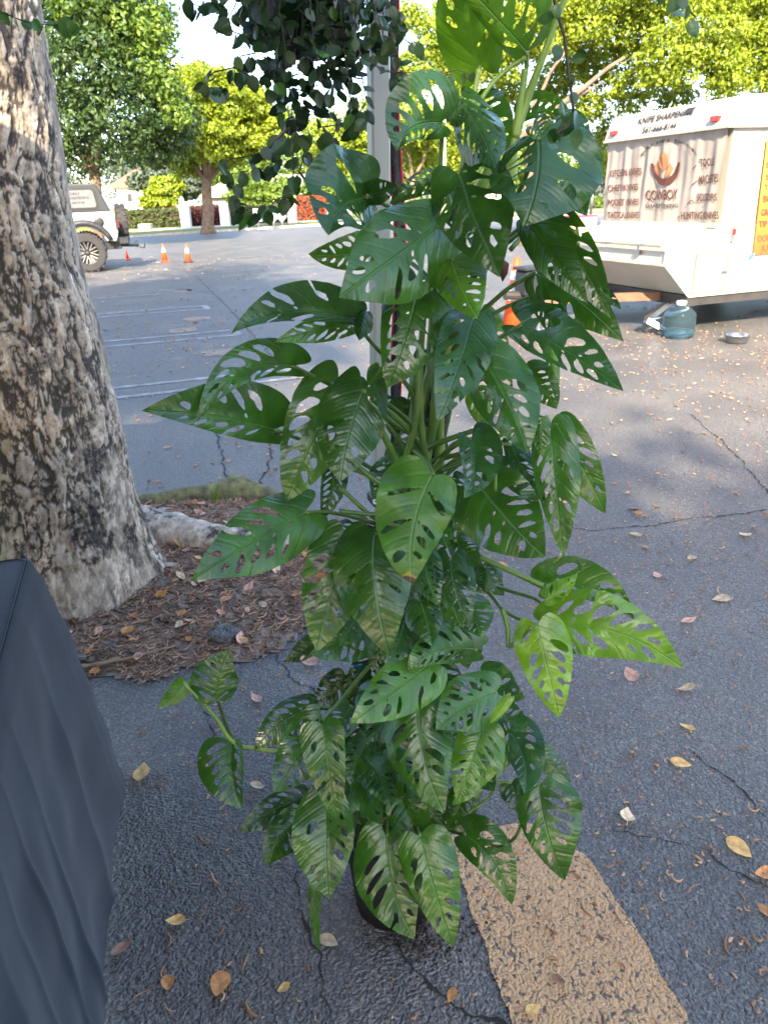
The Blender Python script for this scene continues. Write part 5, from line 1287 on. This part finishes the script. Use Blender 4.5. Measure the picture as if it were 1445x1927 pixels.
# ================================================================== MONSTERA
NV = 7; KS = 0.24
HALF = [(0.02, 0.0), (-.02, .10), (-.07, .24), (-.095, .42), (-.085, .58), (-.04, .76), (.05, .91), (.16, .99), (.28, 1.0), (.41, .95), (.54, .84), (.66, .68), (.77, .50), (.86, .33), (.93, .17), (.975, .06), (1.0, 0.0)]
def half_outline(lobe, belly):
    P = []
    for u, h in HALF:
        if u < 0: u *= lobe
        if .1 < u < .9: h *= 1 + belly * math.sin((u - .1) / .8 * math.pi) * .12
        P.append((u, h))
    out = []
    for i in range(len(P) - 1):
        p0 = P[max(i - 1, 0)]; p1 = P[i]; p2 = P[i + 1]; p3 = P[min(i + 2, len(P) - 1)]
        for k in range(3):
            t = k / 3; f = lambda a, b, c, d: .5 * (2 * b + (c - a) * t + (2 * a - 5 * b + 4 * c - d) * t * t + (3 * b - a - 3 * c + d) * t ** 3)
            out.append((f(p0[0], p1[0], p2[0], p3[0]), max(0.0, f(p0[1], p1[1], p2[1], p3[1]))))
    out.append(P[-1]); return out
def leaf_geometry(seed, aspect, lobe=1.0, holes=1.0, belly=0.0):
    """flat leaf in (u, v): u along the midrib, v across (-1..1); windows cut out"""
    g = random.Random(seed)
    ho = half_outline(lobe, belly)
    us = np.array([p[0] for p in ho if p[0] > .05]); hs = np.array([p[1] for p in ho if p[0] > .05])
    def hw_(u): return float(np.interp(u, us, hs))
    wob = [g.uniform(-.014, .014) for _ in ho]
    left = [(u, h * (1 + w_)) for (u, h), w_ in zip(ho, wob)]; right = [(u, -h * (1 - w_)) for (u, h), w_ in zip(ho, wob)]
    loop = left + right[-2:0:-1]
    polys = []
    dens = g.uniform(.62, 1.0); big = g.uniform(.85, 1.3)
    for s_ in (1, -1):
        for i in range(NV):
            u0 = (i + .5) / NV - .07
            if u0 < .0 or g.random() > (dens if 0 < i < NV - 1 else .4) * holes: continue
            # window between two side veins
            vc = .5 + g.uniform(-.06, .06); um = u0 + KS * vc ** 1.25; h = hw_(min(um, .95))
            if h < .22: continue
            vc = h * g.uniform(.40, .58); a = h * g.uniform(.14, .33); b = g.uniform(.020, .047) * big * (1.2 if i in (1, 2, 3) else 1)
            pl = []
            for k in range(14):
                t = 2 * math.pi * k / 14; vv = vc + a * math.cos(t); uu = u0 + KS * vv ** 1.25 + b * math.sin(t) * (1 + .35 * math.cos(t))
                pl.append((uu, s_ * vv))
            pl = [(x_ + g.uniform(-.004, .004), y_ * (1 + g.uniform(-.03, .03))) for x_, y_ in pl]
            if max(abs(p[1]) - hw_(min(max(p[0], 0.05), .99)) for p in pl) > -.07: continue
            if g.random() < .10:      # window torn open to the margin
                k0 = max(range(14), key=lambda q_: abs(pl[q_][1])); e0 = pl[k0]
                pl = pl[:k0] + [(e0[0] + .035, s_ * 1.12 * h), (e0[0] + .055, s_ * 1.12 * h)] + pl[k0 + 1:]
            polys.append(pl)
            if g.random() < .45 * holes and h > .5:      # small window next to the midrib
                vc2 = h * .15; pl = []
                for k in range(9):
                    t = 2 * math.pi * k / 9; vv = vc2 + h * .055 * math.cos(t); pl.append((u0 + KS * max(vv, 0) ** 1.25 + .013 * math.sin(t), s_ * vv))
                polys.append(pl)
    sc = Vector((1.0, aspect))
    pts = []; edges = []
    def addloop(pl, closed=True):
        o_ = len(pts); pts.extend(Vector((p[0], p[1] * aspect)) for p in pl)
        n = len(pl); edges.extend((o_ + k, o_ + (k + 1) % n) for k in range(n if closed else n - 1))
    addloop(loop)
    for pl in polys: addloop(pl)
    mids = [(.035 + .95 * k / 16, 0.0) for k in range(16)]; addloop(mids, False)
    st_ = .045; lp = np.array(loop)
    gu, gv = np.meshgrid(np.arange(-.1, 1.0, st_), np.arange(-1, 1.001, st_ / aspect))
    gu = gu.ravel() + np.array([g.uniform(-.012, .012) for _ in range(gu.size)]); gv = gv.ravel()
    ok = inside(gu, gv / .96, [tuple(p) for p in loop]) & (np.abs(gv * aspect) > .02)
    for pl in polys: ok &= ~inside(gu, gv, pl)
    pts += [Vector((a, b * aspect)) for a, b in zip(gu[ok], gv[ok])]
    vo, eo, fo, *_ = delaunay_2d_cdt(pts, edges, [], 0, 1e-6)
    F = np.array([f for f in fo if len(f) == 3]); P = np.array([[v.x, v.y / aspect] for v in vo])
    c = P[F].mean(1); keep = inside(c[:, 0], c[:, 1], [tuple(p) for p in loop])
    for pl in polys: keep &= ~inside(c[:, 0], c[:, 1], pl)
    return P, F[keep]
mon = None
LEAFN = [0]
def mleaf(b, t, w1, w2, Yb, Yt, tone=.4, mid=None, fold=None, roll=0.0, bow=.06, lobe=None, holes=1.0, cool=0.0, wave=1.0, belly=None, under=False, mat=None, Ym=None, curl=0.0):
    LEAFN[0] += 1; seed = LEAFN[0]; g = random.Random(seed * 31 + 3)
    Yt = Yb - (Yb - Yt) * 1.5
    B = atY(b[0], b[1], Yb); T_ = atY(t[0], t[1], Yt)
    if lobe is None: lobe = g.uniform(.5, 1.7)
    if belly is None: belly = g.uniform(-1.2, 1.2)
    if mid is None:
        q_ = g.uniform(-.09, .09); mid = ((b[0] + t[0]) / 2 + (t[1] - b[1]) * q_, (b[1] + t[1]) / 2 - (t[0] - b[0]) * q_)
    L0 = (T_ - B).length
    Mm = atY(mid[0], mid[1], (Yb + Yt) / 2 if Ym is None else Ym)
    Mm += (CAM - Mm).normalized() * bow * L0
    k = depth(Mm) / FOC; W1, W2 = w1 * k * 1.15, w2 * k * 1.15
    if fold is None: fold = g.uniform(-.4, .4)
    P, F = leaf_geometry(seed, max(.18, (W1 + W2) / 2 / L0), lobe, holes, belly)
    u = P[:, 0]; v = P[:, 1]
    B_, M_, T2 = (np.array(x) for x in (B, Mm, T_))
    uc = u[:, None]
    C_ = B_ * (2 * (uc - .5) * (uc - 1)) + M_ * (-4 * uc * (uc - 1)) + T2 * (2 * uc * (uc - .5))
    Tn = B_ * (4 * uc - 3) + M_ * (4 - 8 * uc) + T2 * (4 * uc - 1)
    Tn /= np.linalg.norm(Tn, axis=1)[:, None]
    Nn = np.array(CAM) - C_; Nn -= Tn * (Nn * Tn).sum(1)[:, None]; Nn /= np.linalg.norm(Nn, axis=1)[:, None]
    S = np.cross(Nn, Tn)
    if roll:
        S, Nn = S * math.cos(roll) + Nn * math.sin(roll), Nn * math.cos(roll) - S * math.sin(roll)
    W = np.where(v > 0, W1, W2); av = np.abs(v)
    lat = v * W
    # height: V-fold, droop of the margins, quilting between veins, wavy margin, twist of the tip
    Wm = (W1 + W2) / 2
    q = u - KS * av ** 1.25; quilt = np.abs(np.sin(np.pi * NV * (q - 0))) * np.clip(av * 3, 0, 1) * (1 - av * .5)
    h = fold * av * Wm - (.10 + g.random() ** 2 * .35 + curl) * av ** 2.4 * Wm + quilt * .0006 * wave * (L0 / .22)
    h = h + wave * .11 * Wm * av ** 1.7 * np.sin(2 * np.pi * (u * g.uniform(1.6, 2.6) + g.random()) + np.where(v > 0, 0, g.uniform(0, 3)))
    h = h - np.clip(u - .8, 0, 1) ** 2 * L0 * g.uniform(-.2, .9)
    V = C_ + S * lat[:, None] + Nn * h[:, None]
    o = np_mesh('leaf', V, F, mat or M_MON, mon, True, uv=np.stack([u, v * .5 + .5], -1))
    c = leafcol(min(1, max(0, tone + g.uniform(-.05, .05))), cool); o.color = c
    return B
def petiole(pxs, Ys, r0=.0042, r1=.0030, mat=None, name='petiole', ends=None):
    P = [atY(x, y, Y) for (x, y), Y in zip(pxs, Ys)]; D = []
    for i in range(len(P) - 1):
        p0 = P[max(i - 1, 0)]; p1 = P[i]; p2 = P[i + 1]; p3 = P[min(i + 2, len(P) - 1)]
        for k in range(6):
            t = k / 6; D.append(.5 * (2 * p1 + (p2 - p0) * t + (2 * p0 - 5 * p1 + 4 * p2 - p3) * t * t + (3 * p1 - p0 - 3 * p2 + p3) * t ** 3))
    D.append(P[-1]); n = len(D)
    rd = [r0 + (r1 - r0) * (i / (n - 1)) for i in range(n)]
    rd[-1] *= 1.25; rd[-2] *= 1.2
    return MB().tube(D, rd, 8).build(name, mat or M_STEM, mon, True)
AXIS = [(1700, 742), (1550, 748), (1300, 765), (1050, 778), (850, 800), (650, 822), (450, 850), (300, 900), (180, 965)]
AY = 1.22
def axx(y): return float(np.interp(y, [a[0] for a in reversed(AXIS)], [a[1] for a in reversed(AXIS)]))
PY = 1.235
potc = atY(740, 1585, PY)
mon = thing('potted_monstera', 'tall potted monstera with large holed green leaves on a support', 'potted plant', (potc.x, PY, 0))
# pot with soil
pr = .118
MB().lathe([(.088, .004), (.092, .0), (.098, .08), (.110, .20), (.116, .225), (.124, .226), (.126, .246), (.120, .248), (.113, .235), (.108, .215)], (potc.x, PY, 0), 40, cap=True).build('pot', M_BLACK, mon, True)
MB().lathe([(.112, .212), (.07, .222), (.0, .226)], (potc.x, PY, 0), 28, cap=False).build('soil', M_SOIL, mon, True)
# support and stems
M_WOOD = simple('rough_support', (0.075, 0.052, 0.036), 0.95, (0.022, 0.017, 0.013), 25, 1.0, 80)
sp_pts = [atY(axx(y) + 14, y, AY + .03) for y in range(1560, 420, -60)]
MB().tube(sp_pts, [.021] * len(sp_pts), 12).build('support_pole', M_WOOD, mon, True)
for k, (dx, dY, ytop) in enumerate([(-14, -.012, 470), (22, .0, 250), (4, -.028, 360), (34, .03, 600), (-26, .02, 640)]):
    pts = [atY(axx(y) + dx + 6 * math.sin(y * .021 + k * 2), y, AY + dY + .006 * math.sin(y * .03 + k)) for y in range(1560, ytop, -22)]
    MB().tube(pts, [.0085 + .0012 * math.sin(i * 1.4 + k) for i in range(len(pts))], 9).build('stem', [M_STEM, M_STEM2, M_STEM, M_STEM, M_STEM][k], mon, True)
def auto_pet(b, Yb, drop=95, off=0, mat=None, r0=.0046):
    ya = min(1580, b[1] + drop); xa = axx(ya) + off; side = 1 if b[0] > xa else -1
    d = abs(b[0] - xa)
    m1 = (xa + (b[0] - xa) * .30, ya - (ya - b[1]) * .45 - 10); m2 = (xa + (b[0] - xa) * .72, b[1] + (ya - b[1]) * .22 - min(18, d * .10))
    petiole([(xa, ya), m1, m2, b], [AY, AY + (Yb - AY) * .3, AY + (Yb - AY) * .72, Yb], r0, .0027, mat)
PETS = []
def ML(b, t, w1, w2, Yb, Yt, tone=.4, pet=True, **kw):
    mleaf(b, t, w1, w2, Yb, Yt, tone, **kw)
    if pet is True: auto_pet(b, Yb)
    elif pet: petiole([p for p in pet] + [b], list(np.linspace(AY, Yb, len(pet) + 1)))
# --- top, backlit
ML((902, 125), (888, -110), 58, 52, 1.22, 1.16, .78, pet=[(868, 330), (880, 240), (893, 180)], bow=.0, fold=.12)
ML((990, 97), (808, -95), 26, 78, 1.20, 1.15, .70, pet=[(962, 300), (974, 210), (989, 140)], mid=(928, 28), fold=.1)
petiole([(968, 260), (990, 190), (1022, 105), (1068, -20)], [1.2, 1.2, 1.19, 1.18], .0075, .0035, M_STEM2)
petiole([(895, 205), (920, 165), (955, 130), (988, 108)], [1.2, 1.2, 1.2, 1.2], .0036, .0025, M_STEM2)
petiole([(962, 340), (966, 270), (978, 200), (988, 130)], [1.2, 1.2, 1.2, 1.2], .0085, .004, M_STEM2)
petiole([(872, 350), (878, 260), (890, 190), (900, 130)], [1.21, 1.21, 1.21, 1.21], .0052, .003, M_STEM2)
# --- upper tier
ML((833, 232), (748, 284), 26, 78, 1.14, 1.10, .32, pet=[(822, 470), (824, 380), (829, 300)], mid=(778, 240), lobe=1.2, cool=.6, fold=.35)
ML((845, 230), (878, 196), 12, 14, 1.15, 1.14, .3, pet=None, cool=.5, holes=.3)
ML((866, 184), (932, 314), 34, 42, 1.16, 1.05, .28, mid=(905, 250), cool=1, fold=-.4, wave=1.6)
ML((1012, 262), (985, 424), 98, 76, 1.06, 1.00, .30, pet=[(950, 420), (985, 340), (1006, 285)], mid=(1011, 335), lobe=2.0, cool=.75, fold=-.12, belly=1)
ML((862, 325), (940, 522), 76, 58, 1.10, 1.03, .20, mid=(893, 412), lobe=1.5, fold=.1)
ML((985, 222), (1078, 238), 34, 8, 1.30, 1.26, .5, mid=(1030, 212))
ML((1088, 248), (1128, 320), 16, 12, 1.28, 1.26, .35, cool=1, pet=None, holes=.2)
ML((1068, 345), (1104, 407), 26, 18, 1.28, 1.24, .32, cool=.7, holes=.5, pet=[(960, 470), (1020, 400)])
ML((896, 205), (952, 285), 46, 34, 1.26, 1.20, .30)
ML((1002, 236), (1038, 268), 26, 16, 1.24, 1.2, .55, pet=None)
ML((1042, 235), (1112, 292), 40, 24, 1.18, 1.12, .3, pet=None)
ML((822, 336), (732, 386), 22, 18, 1.28, 1.26, .25, mid=(775, 352))
ML((688, 371), (618, 442), 58, 80, 1.12, 1.04, .28, pet=[(815, 480), (770, 420), (725, 385)], mid=(642, 392), lobe=1.6, cool=.8, fold=.3, wave=1.3)
ML((694, 368), (750, 350), 22, 18, 1.12, 1.08, .26, pet=None, cool=.6, holes=.2, fold=.4)
ML((700, 468), (580, 478), 30, 34, 1.36, 1.34, .42)
ML((822, 426), (638, 560), 78, 72, 1.07, .99, .42, pet=[(835, 520), (832, 470)], mid=(735, 490), lobe=1.7, fold=-.1, belly=.5)
ML((790, 532), (728, 730), 78, 56, 1.12, 1.06, .38, mid=(764, 630), lobe=1.3, fold=.12, holes=1.15)
ML((850, 490), (897, 598), 54, 42, 1.06, 1.0, .58, mid=(869, 542), lobe=1.2, fold=-.2)
ML((905, 590), (960, 676), 26, 30, 1.22, 1.2, .72)
# --- right tier
ML((1000, 420), (1106, 572), 34, 30, 1.10, 1.04, .26, pet=[(860, 560), (930, 480)], mid=(1050, 495), fold=.45, holes=.6)
ML((1030, 398), (1150, 600), 34, 36, 1.14, 1.08, .28, pet=[(860, 560), (940, 460)], mid=(1095, 500), fold=.4, holes=.8)
ML((1008, 513), (1173, 643), 44, 46, 1.18, 1.10, .30, pet=[(850, 640), (940, 556), (980, 528)], mid=(1085, 562), fold=.15)
ML((1040, 388), (1078, 512), 24, 18, 1.24, 1.22, .30, pet=None)
ML((1120, 540), (1168, 582), 10, 12, 1.2, 1.18, .3, pet=None, cool=1, holes=.2)
ML((980, 612), (1171, 735), 54, 34, 1.14, 1.02, .34, pet=[(850, 720), (920, 650)], mid=(1072, 664), cool=1, fold=.2, wave=1.6, lobe=1.5, holes=1.2)
ML((1006, 556), (1052, 655), 30, 16, 1.2, 1.17, .35, pet=[(850, 660), (930, 590)])
ML((1036, 640), (1049, 762), 12, 10, 1.2, 1.19, .6, pet=None, holes=.5)
# --- centre
ML((890, 600), (822, 794), 48, 48, 1.07, .98, .36, mid=(863, 690), cool=1, fold=.2, wave=1.3, holes=1.1, lobe=1.2)
ML((903, 668), (993, 852), 58, 52, 1.05, .98, .40, mid=(956, 758), fold=-.25, curl=.25, wave=1.4, cool=.2)
ML((985, 698), (1047, 770), 34, 28, 1.16, 1.12, .35)
ML((888, 742), (926, 818), 20, 16, 1.2, 1.18, .75, pet=None)
ML((885, 826), (872, 938), 46, 24, 1.05, .99, .26, mid=(893, 880), cool=.6, fold=.35, wave=1.5)
ML((903, 915), (1026, 1049), 66, 68, 1.10, 1.03, .27, pet=[(790, 1010), (830, 950), (870, 930)], mid=(962, 985), lobe=1.3, fold=.12)
ML((1034, 794), (1060, 1050), 42, 34, 1.16, 1.08, .50, pet=[(810, 900), (880, 850), (960, 812)], mid=(1046, 918), cool=.35, fold=.25)
ML((1046, 796), (1140, 969), 34, 42, 1.24, 1.2, .48, pet=[(810, 920), (900, 850)], mid=(1095, 880), cool=.4, fold=.2)
ML((1020, 786), (1022, 862), 16, 16, 1.12, 1.1, .4, pet=None)
ML((962, 836), (1028, 948), 24, 18, 1.2, 1.14, .25, cool=1)
ML((950, 856), (1002, 952), 30, 34, 1.24, 1.2, .35, cool=1, pet=None)
ML((815, 893), (776, 1100), 62, 80, 1.02, .94, .46, pet=[(792, 985), (775, 860), (795, 862)], mid=(778, 992), fold=-.05, wave=2.0, lobe=.7, mat=M_MONB)
# --- left tier
ML((640, 722), (540, 945), 62, 62, 1.16, 1.09, .44, mid=(584, 836), lobe=1.2, fold=.15, holes=1.1, pet=[(790, 880), (730, 800), (680, 745)])
ML((683, 736), (640, 907), 54, 60, 1.08, 1.02, .20, pet=[(790, 850), (775, 800), (725, 757)], mid=(655, 825), lobe=2.1, fold=-.08)
ML((632, 882), (606, 977), 24, 22, 1.18, 1.15, .22)
ML((576, 964), (362, 1090), 58, 54, 1.10, .98, .46, pet=[(770, 1010), (690, 980), (620, 964)], mid=(470, 1022), lobe=1.4, fold=.06, belly=.4)
ML((667, 600), (437, 627), 14, 46, 1.12, 1.02, .24, pet=[(790, 760), (740, 690), (695, 640)], mid=(545, 588), fold=.3, cool=.3)
ML((660, 612), (516, 644), 20, 20, 1.14, 1.08, .55, pet=None)
ML((690, 585), (676, 640), 18, 14, 1.1, 1.06, .15, pet=None, holes=.0)
ML((553, 690), (372, 795), 20, 44, 1.14, 1.04, .40, pet=[(790, 830), (690, 760), (610, 718)], mid=(455, 702), fold=.2)
ML((519, 809), (268, 773), 30, 68, 1.12, 1.02, .34, pet=[(780, 940), (680, 870), (580, 832)], mid=(415, 785), fold=.3, lobe=1.2)
ML((715, 690), (690, 726), 12, 16, 1.26, 1.25, .6, pet=None, holes=0)
ML((690, 988), (590, 1032), 30, 24, 1.2, 1.14, .26)
ML((652, 1010), (596, 1229), 58, 56, 1.10, 1.03, .38, mid=(622, 1118), lobe=1.2, fold=.1, holes=1.2)
ML((706, 1004), (734, 1238), 66, 66, 1.04, .97, .26, mid=(706, 1105), lobe=1.2, fold=-.12)
ML((698, 1180), (582, 1232), 44, 22, 1.16, 1.10, .40, mid=(640, 1205))
ML((592, 1205), (534, 1245), 16, 18, 1.24, 1.22, .2, holes=.2)
# --- lower centre
ML((812, 1248), (660, 1360), 52, 48, 1.05, .97, .54, mid=(738, 1303), lobe=1.0, fold=.05)
ML((896, 1222), (766, 1262), 28, 46, 1.10, 1.04, .42, mid=(826, 1224), lobe=1.4, cool=.2)
ML((934, 1304), (820, 1374), 44, 46, 1.06, 1.0, .42, mid=(872, 1332), fold=.15)
ML((903, 1268), (988, 1314), 34, 28, 1.2, 1.16, .46, cool=.8)
ML((958, 1314), (922, 1362), 9, 9, .98, .97, .92, pet=None, holes=0)
ML((925, 1344), (994, 1374), 34, 24, 1.1, 1.06, .34, cool=1)
ML((786, 1314), (837, 1532), 52, 56, 1.04, .96, .32, mid=(797, 1425), fold=.12, lobe=.9)
ML((906, 1374), (858, 1506), 48, 36, 1.05, 1.0, .54, mid=(884, 1440), fold=.1, holes=1.1)
ML((946, 1396), (850, 1516), 30, 26, 1.12, 1.07, .55, pet=None)
ML((958, 1376), (986, 1494), 46, 28, 1.14, 1.06, .32, mid=(985, 1430), cool=1, fold=.15)
ML((1004, 1408), (1073, 1474), 22, 22, 1.2, 1.18, .35, cool=.9)
ML((962, 1472), (986, 1534), 26, 24, 1.18, 1.15, .28, cool=.8)
ML((1013, 1476), (1063, 1660), 64, 40, 1.04, .98, .38, pet=[(860, 1530), (925, 1590), (965, 1580), (985, 1540)], mid=(1028, 1562), fold=.18, cool=.25)
ML((876, 1571), (963, 1704), 44, 30, 1.10, 1.04, .34, pet=[(800, 1530), (840, 1560)], mid=(928, 1622), fold=.15)
ML((728, 1573), (781, 1769), 48, 54, 1.02, .95, .33, pet=[(735, 1480), (728, 1530)], mid=(740, 1672), fold=.22)
ML((790, 1573), (853, 1783), 54, 44, 1.00, .93, .40, pet=[(760, 1470), (775, 1530)], mid=(818, 1675), fold=.15, lobe=.8)
ML((615, 1514), (619, 1692), 44, 54, 1.02, .95, .40, mid=(614, 1605), fold=.15)
ML((562, 1540), (500, 1630), 34, 28, 1.07, 1.02, .28)
ML((572, 1500), (450, 1567), 34, 26, 1.13, 1.07, .15, fold=.2)
ML((598, 1640), (602, 1792), 11, 13, 1.02, .99, .3, pet=None, holes=.3)
ML((605, 1356), (515, 1492), 50, 44, 1.05, .98, .34, pet=[(765, 1190), (690, 1260), (640, 1320)], mid=(556, 1430), fold=.15)
ML((606, 1362), (636, 1547), 34, 42, 1.00, .95, .34, pet=None, mid=(620, 1450), fold=.2)
ML((590, 1330), (478, 1412), 38, 28, 1.2, 1.14, .15)
ML((410, 1315), (434, 1222), 42, 30, 1.12, 1.14, .36, pet=[(440, 1396), (424, 1360)], mid=(414, 1270), cool=.8)
ML((437, 1398), (457, 1522), 20, 54, 1.12, 1.06, .38, pet=None, mid=(438, 1460), fold=.35)
ML((346, 1285), (296, 1329), 16, 16, 1.12, 1.1, .75, pet=None, holes=.4)
petiole([(640, 1440), (560, 1420), (490, 1410), (440, 1397), (402, 1345), (346, 1285)], [1.2, 1.18, 1.15, 1.12, 1.12, 1.12], .0048, .003, M_STEM2)
ML((740, 1416), (792, 1502), 34, 32, 1.06, 1.0, .26, curl=.3, wave=2)
ML((680, 1474), (720, 1552), 28, 22, 1.05, 1.0, .34, fold=.4, holes=.2)
ML((666, 1470), (648, 1545), 22, 20, 1.08, 1.04, .44, holes=.2)
ML((756, 1505), (802, 1602), 36, 32, 1.08, 1.04, .36)
ML((724, 1368), (655, 1432), 22, 20, 1.14, 1.1, .40, wave=2.5)
ML((690, 1490), (742, 1590), 30, 26, 1.12, 1.08, .3, holes=.4)
# --- right outliers
ML((1040, 1180), (1285, 1259), 58, 46, 1.06, 1.02, .74, pet=[(905, 1094), (960, 1112), (1015, 1132)], mid=(1160, 1190), fold=.1, wave=1.8, lobe=1.2)
ML((1020, 1105), (1194, 1168), 44, 24, 1.12, 1.08, .46, pet=[(880, 1030), (950, 1070)], mid=(1110, 1105), fold=.3)
ML((1026, 1126), (1086, 1080), 18, 16, 1.04, 1.05, .78, pet=None, wave=2)
ML((1010, 1175), (1052, 1352), 50, 46, 1.04, .99, .95, mid=(1030, 1262), pet=[(905, 1096), (932, 1130), (950, 1150), (985, 1168)], fold=-.1, wave=1.3, holes=1.2)
petiole([(945, 1146), (955, 1180), (957, 1215), (975, 1205), (1000, 1180)], [1.08, 1.07, 1.06, 1.05, 1.04], .0045, .003)
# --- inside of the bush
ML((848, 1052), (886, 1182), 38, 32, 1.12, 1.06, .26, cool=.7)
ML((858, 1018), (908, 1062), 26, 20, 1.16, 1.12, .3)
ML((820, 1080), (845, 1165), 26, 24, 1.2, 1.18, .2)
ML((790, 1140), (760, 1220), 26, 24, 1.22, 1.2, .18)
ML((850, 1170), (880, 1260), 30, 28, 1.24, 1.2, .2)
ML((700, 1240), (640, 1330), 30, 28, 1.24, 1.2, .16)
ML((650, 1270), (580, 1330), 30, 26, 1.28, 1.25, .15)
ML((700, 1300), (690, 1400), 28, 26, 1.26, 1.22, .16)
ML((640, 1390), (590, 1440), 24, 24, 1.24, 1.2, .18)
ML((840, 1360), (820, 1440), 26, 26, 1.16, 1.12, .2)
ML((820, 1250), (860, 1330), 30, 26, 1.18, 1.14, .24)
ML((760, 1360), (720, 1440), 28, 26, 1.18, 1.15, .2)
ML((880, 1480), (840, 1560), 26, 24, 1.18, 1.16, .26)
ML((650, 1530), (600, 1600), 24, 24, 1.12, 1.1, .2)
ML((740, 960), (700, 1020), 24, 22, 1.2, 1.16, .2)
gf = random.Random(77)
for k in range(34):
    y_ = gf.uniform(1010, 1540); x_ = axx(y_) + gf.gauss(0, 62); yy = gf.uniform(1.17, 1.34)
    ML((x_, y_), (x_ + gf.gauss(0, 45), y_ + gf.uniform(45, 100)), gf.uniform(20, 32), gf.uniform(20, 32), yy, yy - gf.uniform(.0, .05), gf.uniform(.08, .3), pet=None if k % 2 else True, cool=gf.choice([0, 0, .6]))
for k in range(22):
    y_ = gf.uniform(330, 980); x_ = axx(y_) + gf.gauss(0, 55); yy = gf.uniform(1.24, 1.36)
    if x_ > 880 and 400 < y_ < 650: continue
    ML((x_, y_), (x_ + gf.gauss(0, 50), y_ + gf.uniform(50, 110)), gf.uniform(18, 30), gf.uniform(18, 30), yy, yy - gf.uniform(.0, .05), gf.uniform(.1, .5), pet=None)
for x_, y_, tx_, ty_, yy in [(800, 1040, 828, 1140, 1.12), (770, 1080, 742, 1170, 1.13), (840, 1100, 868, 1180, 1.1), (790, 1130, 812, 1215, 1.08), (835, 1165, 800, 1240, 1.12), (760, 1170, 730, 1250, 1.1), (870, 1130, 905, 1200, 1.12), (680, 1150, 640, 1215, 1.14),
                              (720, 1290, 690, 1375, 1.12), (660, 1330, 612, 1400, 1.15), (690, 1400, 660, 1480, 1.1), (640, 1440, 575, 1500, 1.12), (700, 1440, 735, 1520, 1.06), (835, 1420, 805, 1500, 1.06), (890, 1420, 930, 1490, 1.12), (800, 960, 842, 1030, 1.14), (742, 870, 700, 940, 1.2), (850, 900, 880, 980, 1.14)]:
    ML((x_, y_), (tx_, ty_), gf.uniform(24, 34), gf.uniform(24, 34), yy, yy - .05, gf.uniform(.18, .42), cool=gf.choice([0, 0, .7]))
# petioles that cross the open middle
for pxs, Ys, r_ in [([(815, 900), (795, 830), (790, 700), (800, 560)], [1.16, 1.14, 1.13, 1.13], .0060), ([(745, 910), (765, 860), (785, 770), (790, 640)], [1.15, 1.14, 1.13, 1.13], .0062), ([(765, 905), (735, 845), (712, 800)], [1.15, 1.12, 1.1], .0065),
                    ([(800, 855), (760, 800), (700, 750)], [1.17, 1.13, 1.08], .0055), ([(750, 930), (700, 900), (660, 865)], [1.15, 1.14, 1.13], .0052), ([(735, 925), (690, 890), (650, 862)], [1.16, 1.16, 1.16], .0045),
                    ([(800, 905), (850, 840), (880, 832)], [1.17, 1.14, 1.1], .0055), ([(810, 870), (850, 858), (890, 850)], [1.17, 1.15, 1.12], .0050), ([(800, 845), (840, 828), (920, 800)], [1.19, 1.17, 1.15], .0052), ([(830, 885), (870, 870), (905, 850)], [1.17, 1.15, 1.13], .0048),
                    ([(830, 890), (838, 780), (842, 690)], [1.26, 1.26, 1.26], .0045), ([(815, 970), (808, 880), (800, 800)], [1.2, 1.2, 1.2], .0060), ([(900, 1046), (960, 1074), (1022, 1102)], [1.14, 1.12, 1.1], .0055), ([(745, 970), (700, 968), (640, 962)], [1.16, 1.14, 1.12], .0048),
                    ([(750, 990), (705, 975), (640, 918)], [1.16, 1.15, 1.14], .0045), ([(640, 1060), (620, 1080), (575, 1160)], [1.2, 1.2, 1.2], .003), ([(932, 925), (933, 860), (930, 810)], [1.04, 1.05, 1.05], .0022), ([(880, 1530), (920, 1500), (935, 1470)], [1.1, 1.1, 1.1], .0028)]:
    petiole(pxs, Ys, r_, r_ * .75)
# withered brown tip beside the big dark leaf and the blue plant tag
M_WITH = simple('withered', (0.10, 0.035, 0.025), 0.8, (0.05, 0.02, 0.015), 60)
m = MB(); P = [atY(x, y, Y) for x, y, Y in [(934, 488, 1.04), (944, 500, 1.03), (946, 515, 1.035), (943, 532, 1.04)]]
m.tube(P, [.006, .008, .0055, .001], 7); m.v = [tuple(Vector(v) + noise.noise_vector(Vector(v) * 120) * .004) for v in m.v]; m.build('withered_leaf_tip', M_WITH, mon, True)
M_TAGB = simple('blue_tag', (0.02, 0.25, 0.42), 0.4)
p = atY(680, 1268, 1.24); MB().box(p, (.016, 0, 0), (0, .001, 0), (0, .004, .02)).build('plant_tag', M_TAGB, mon)
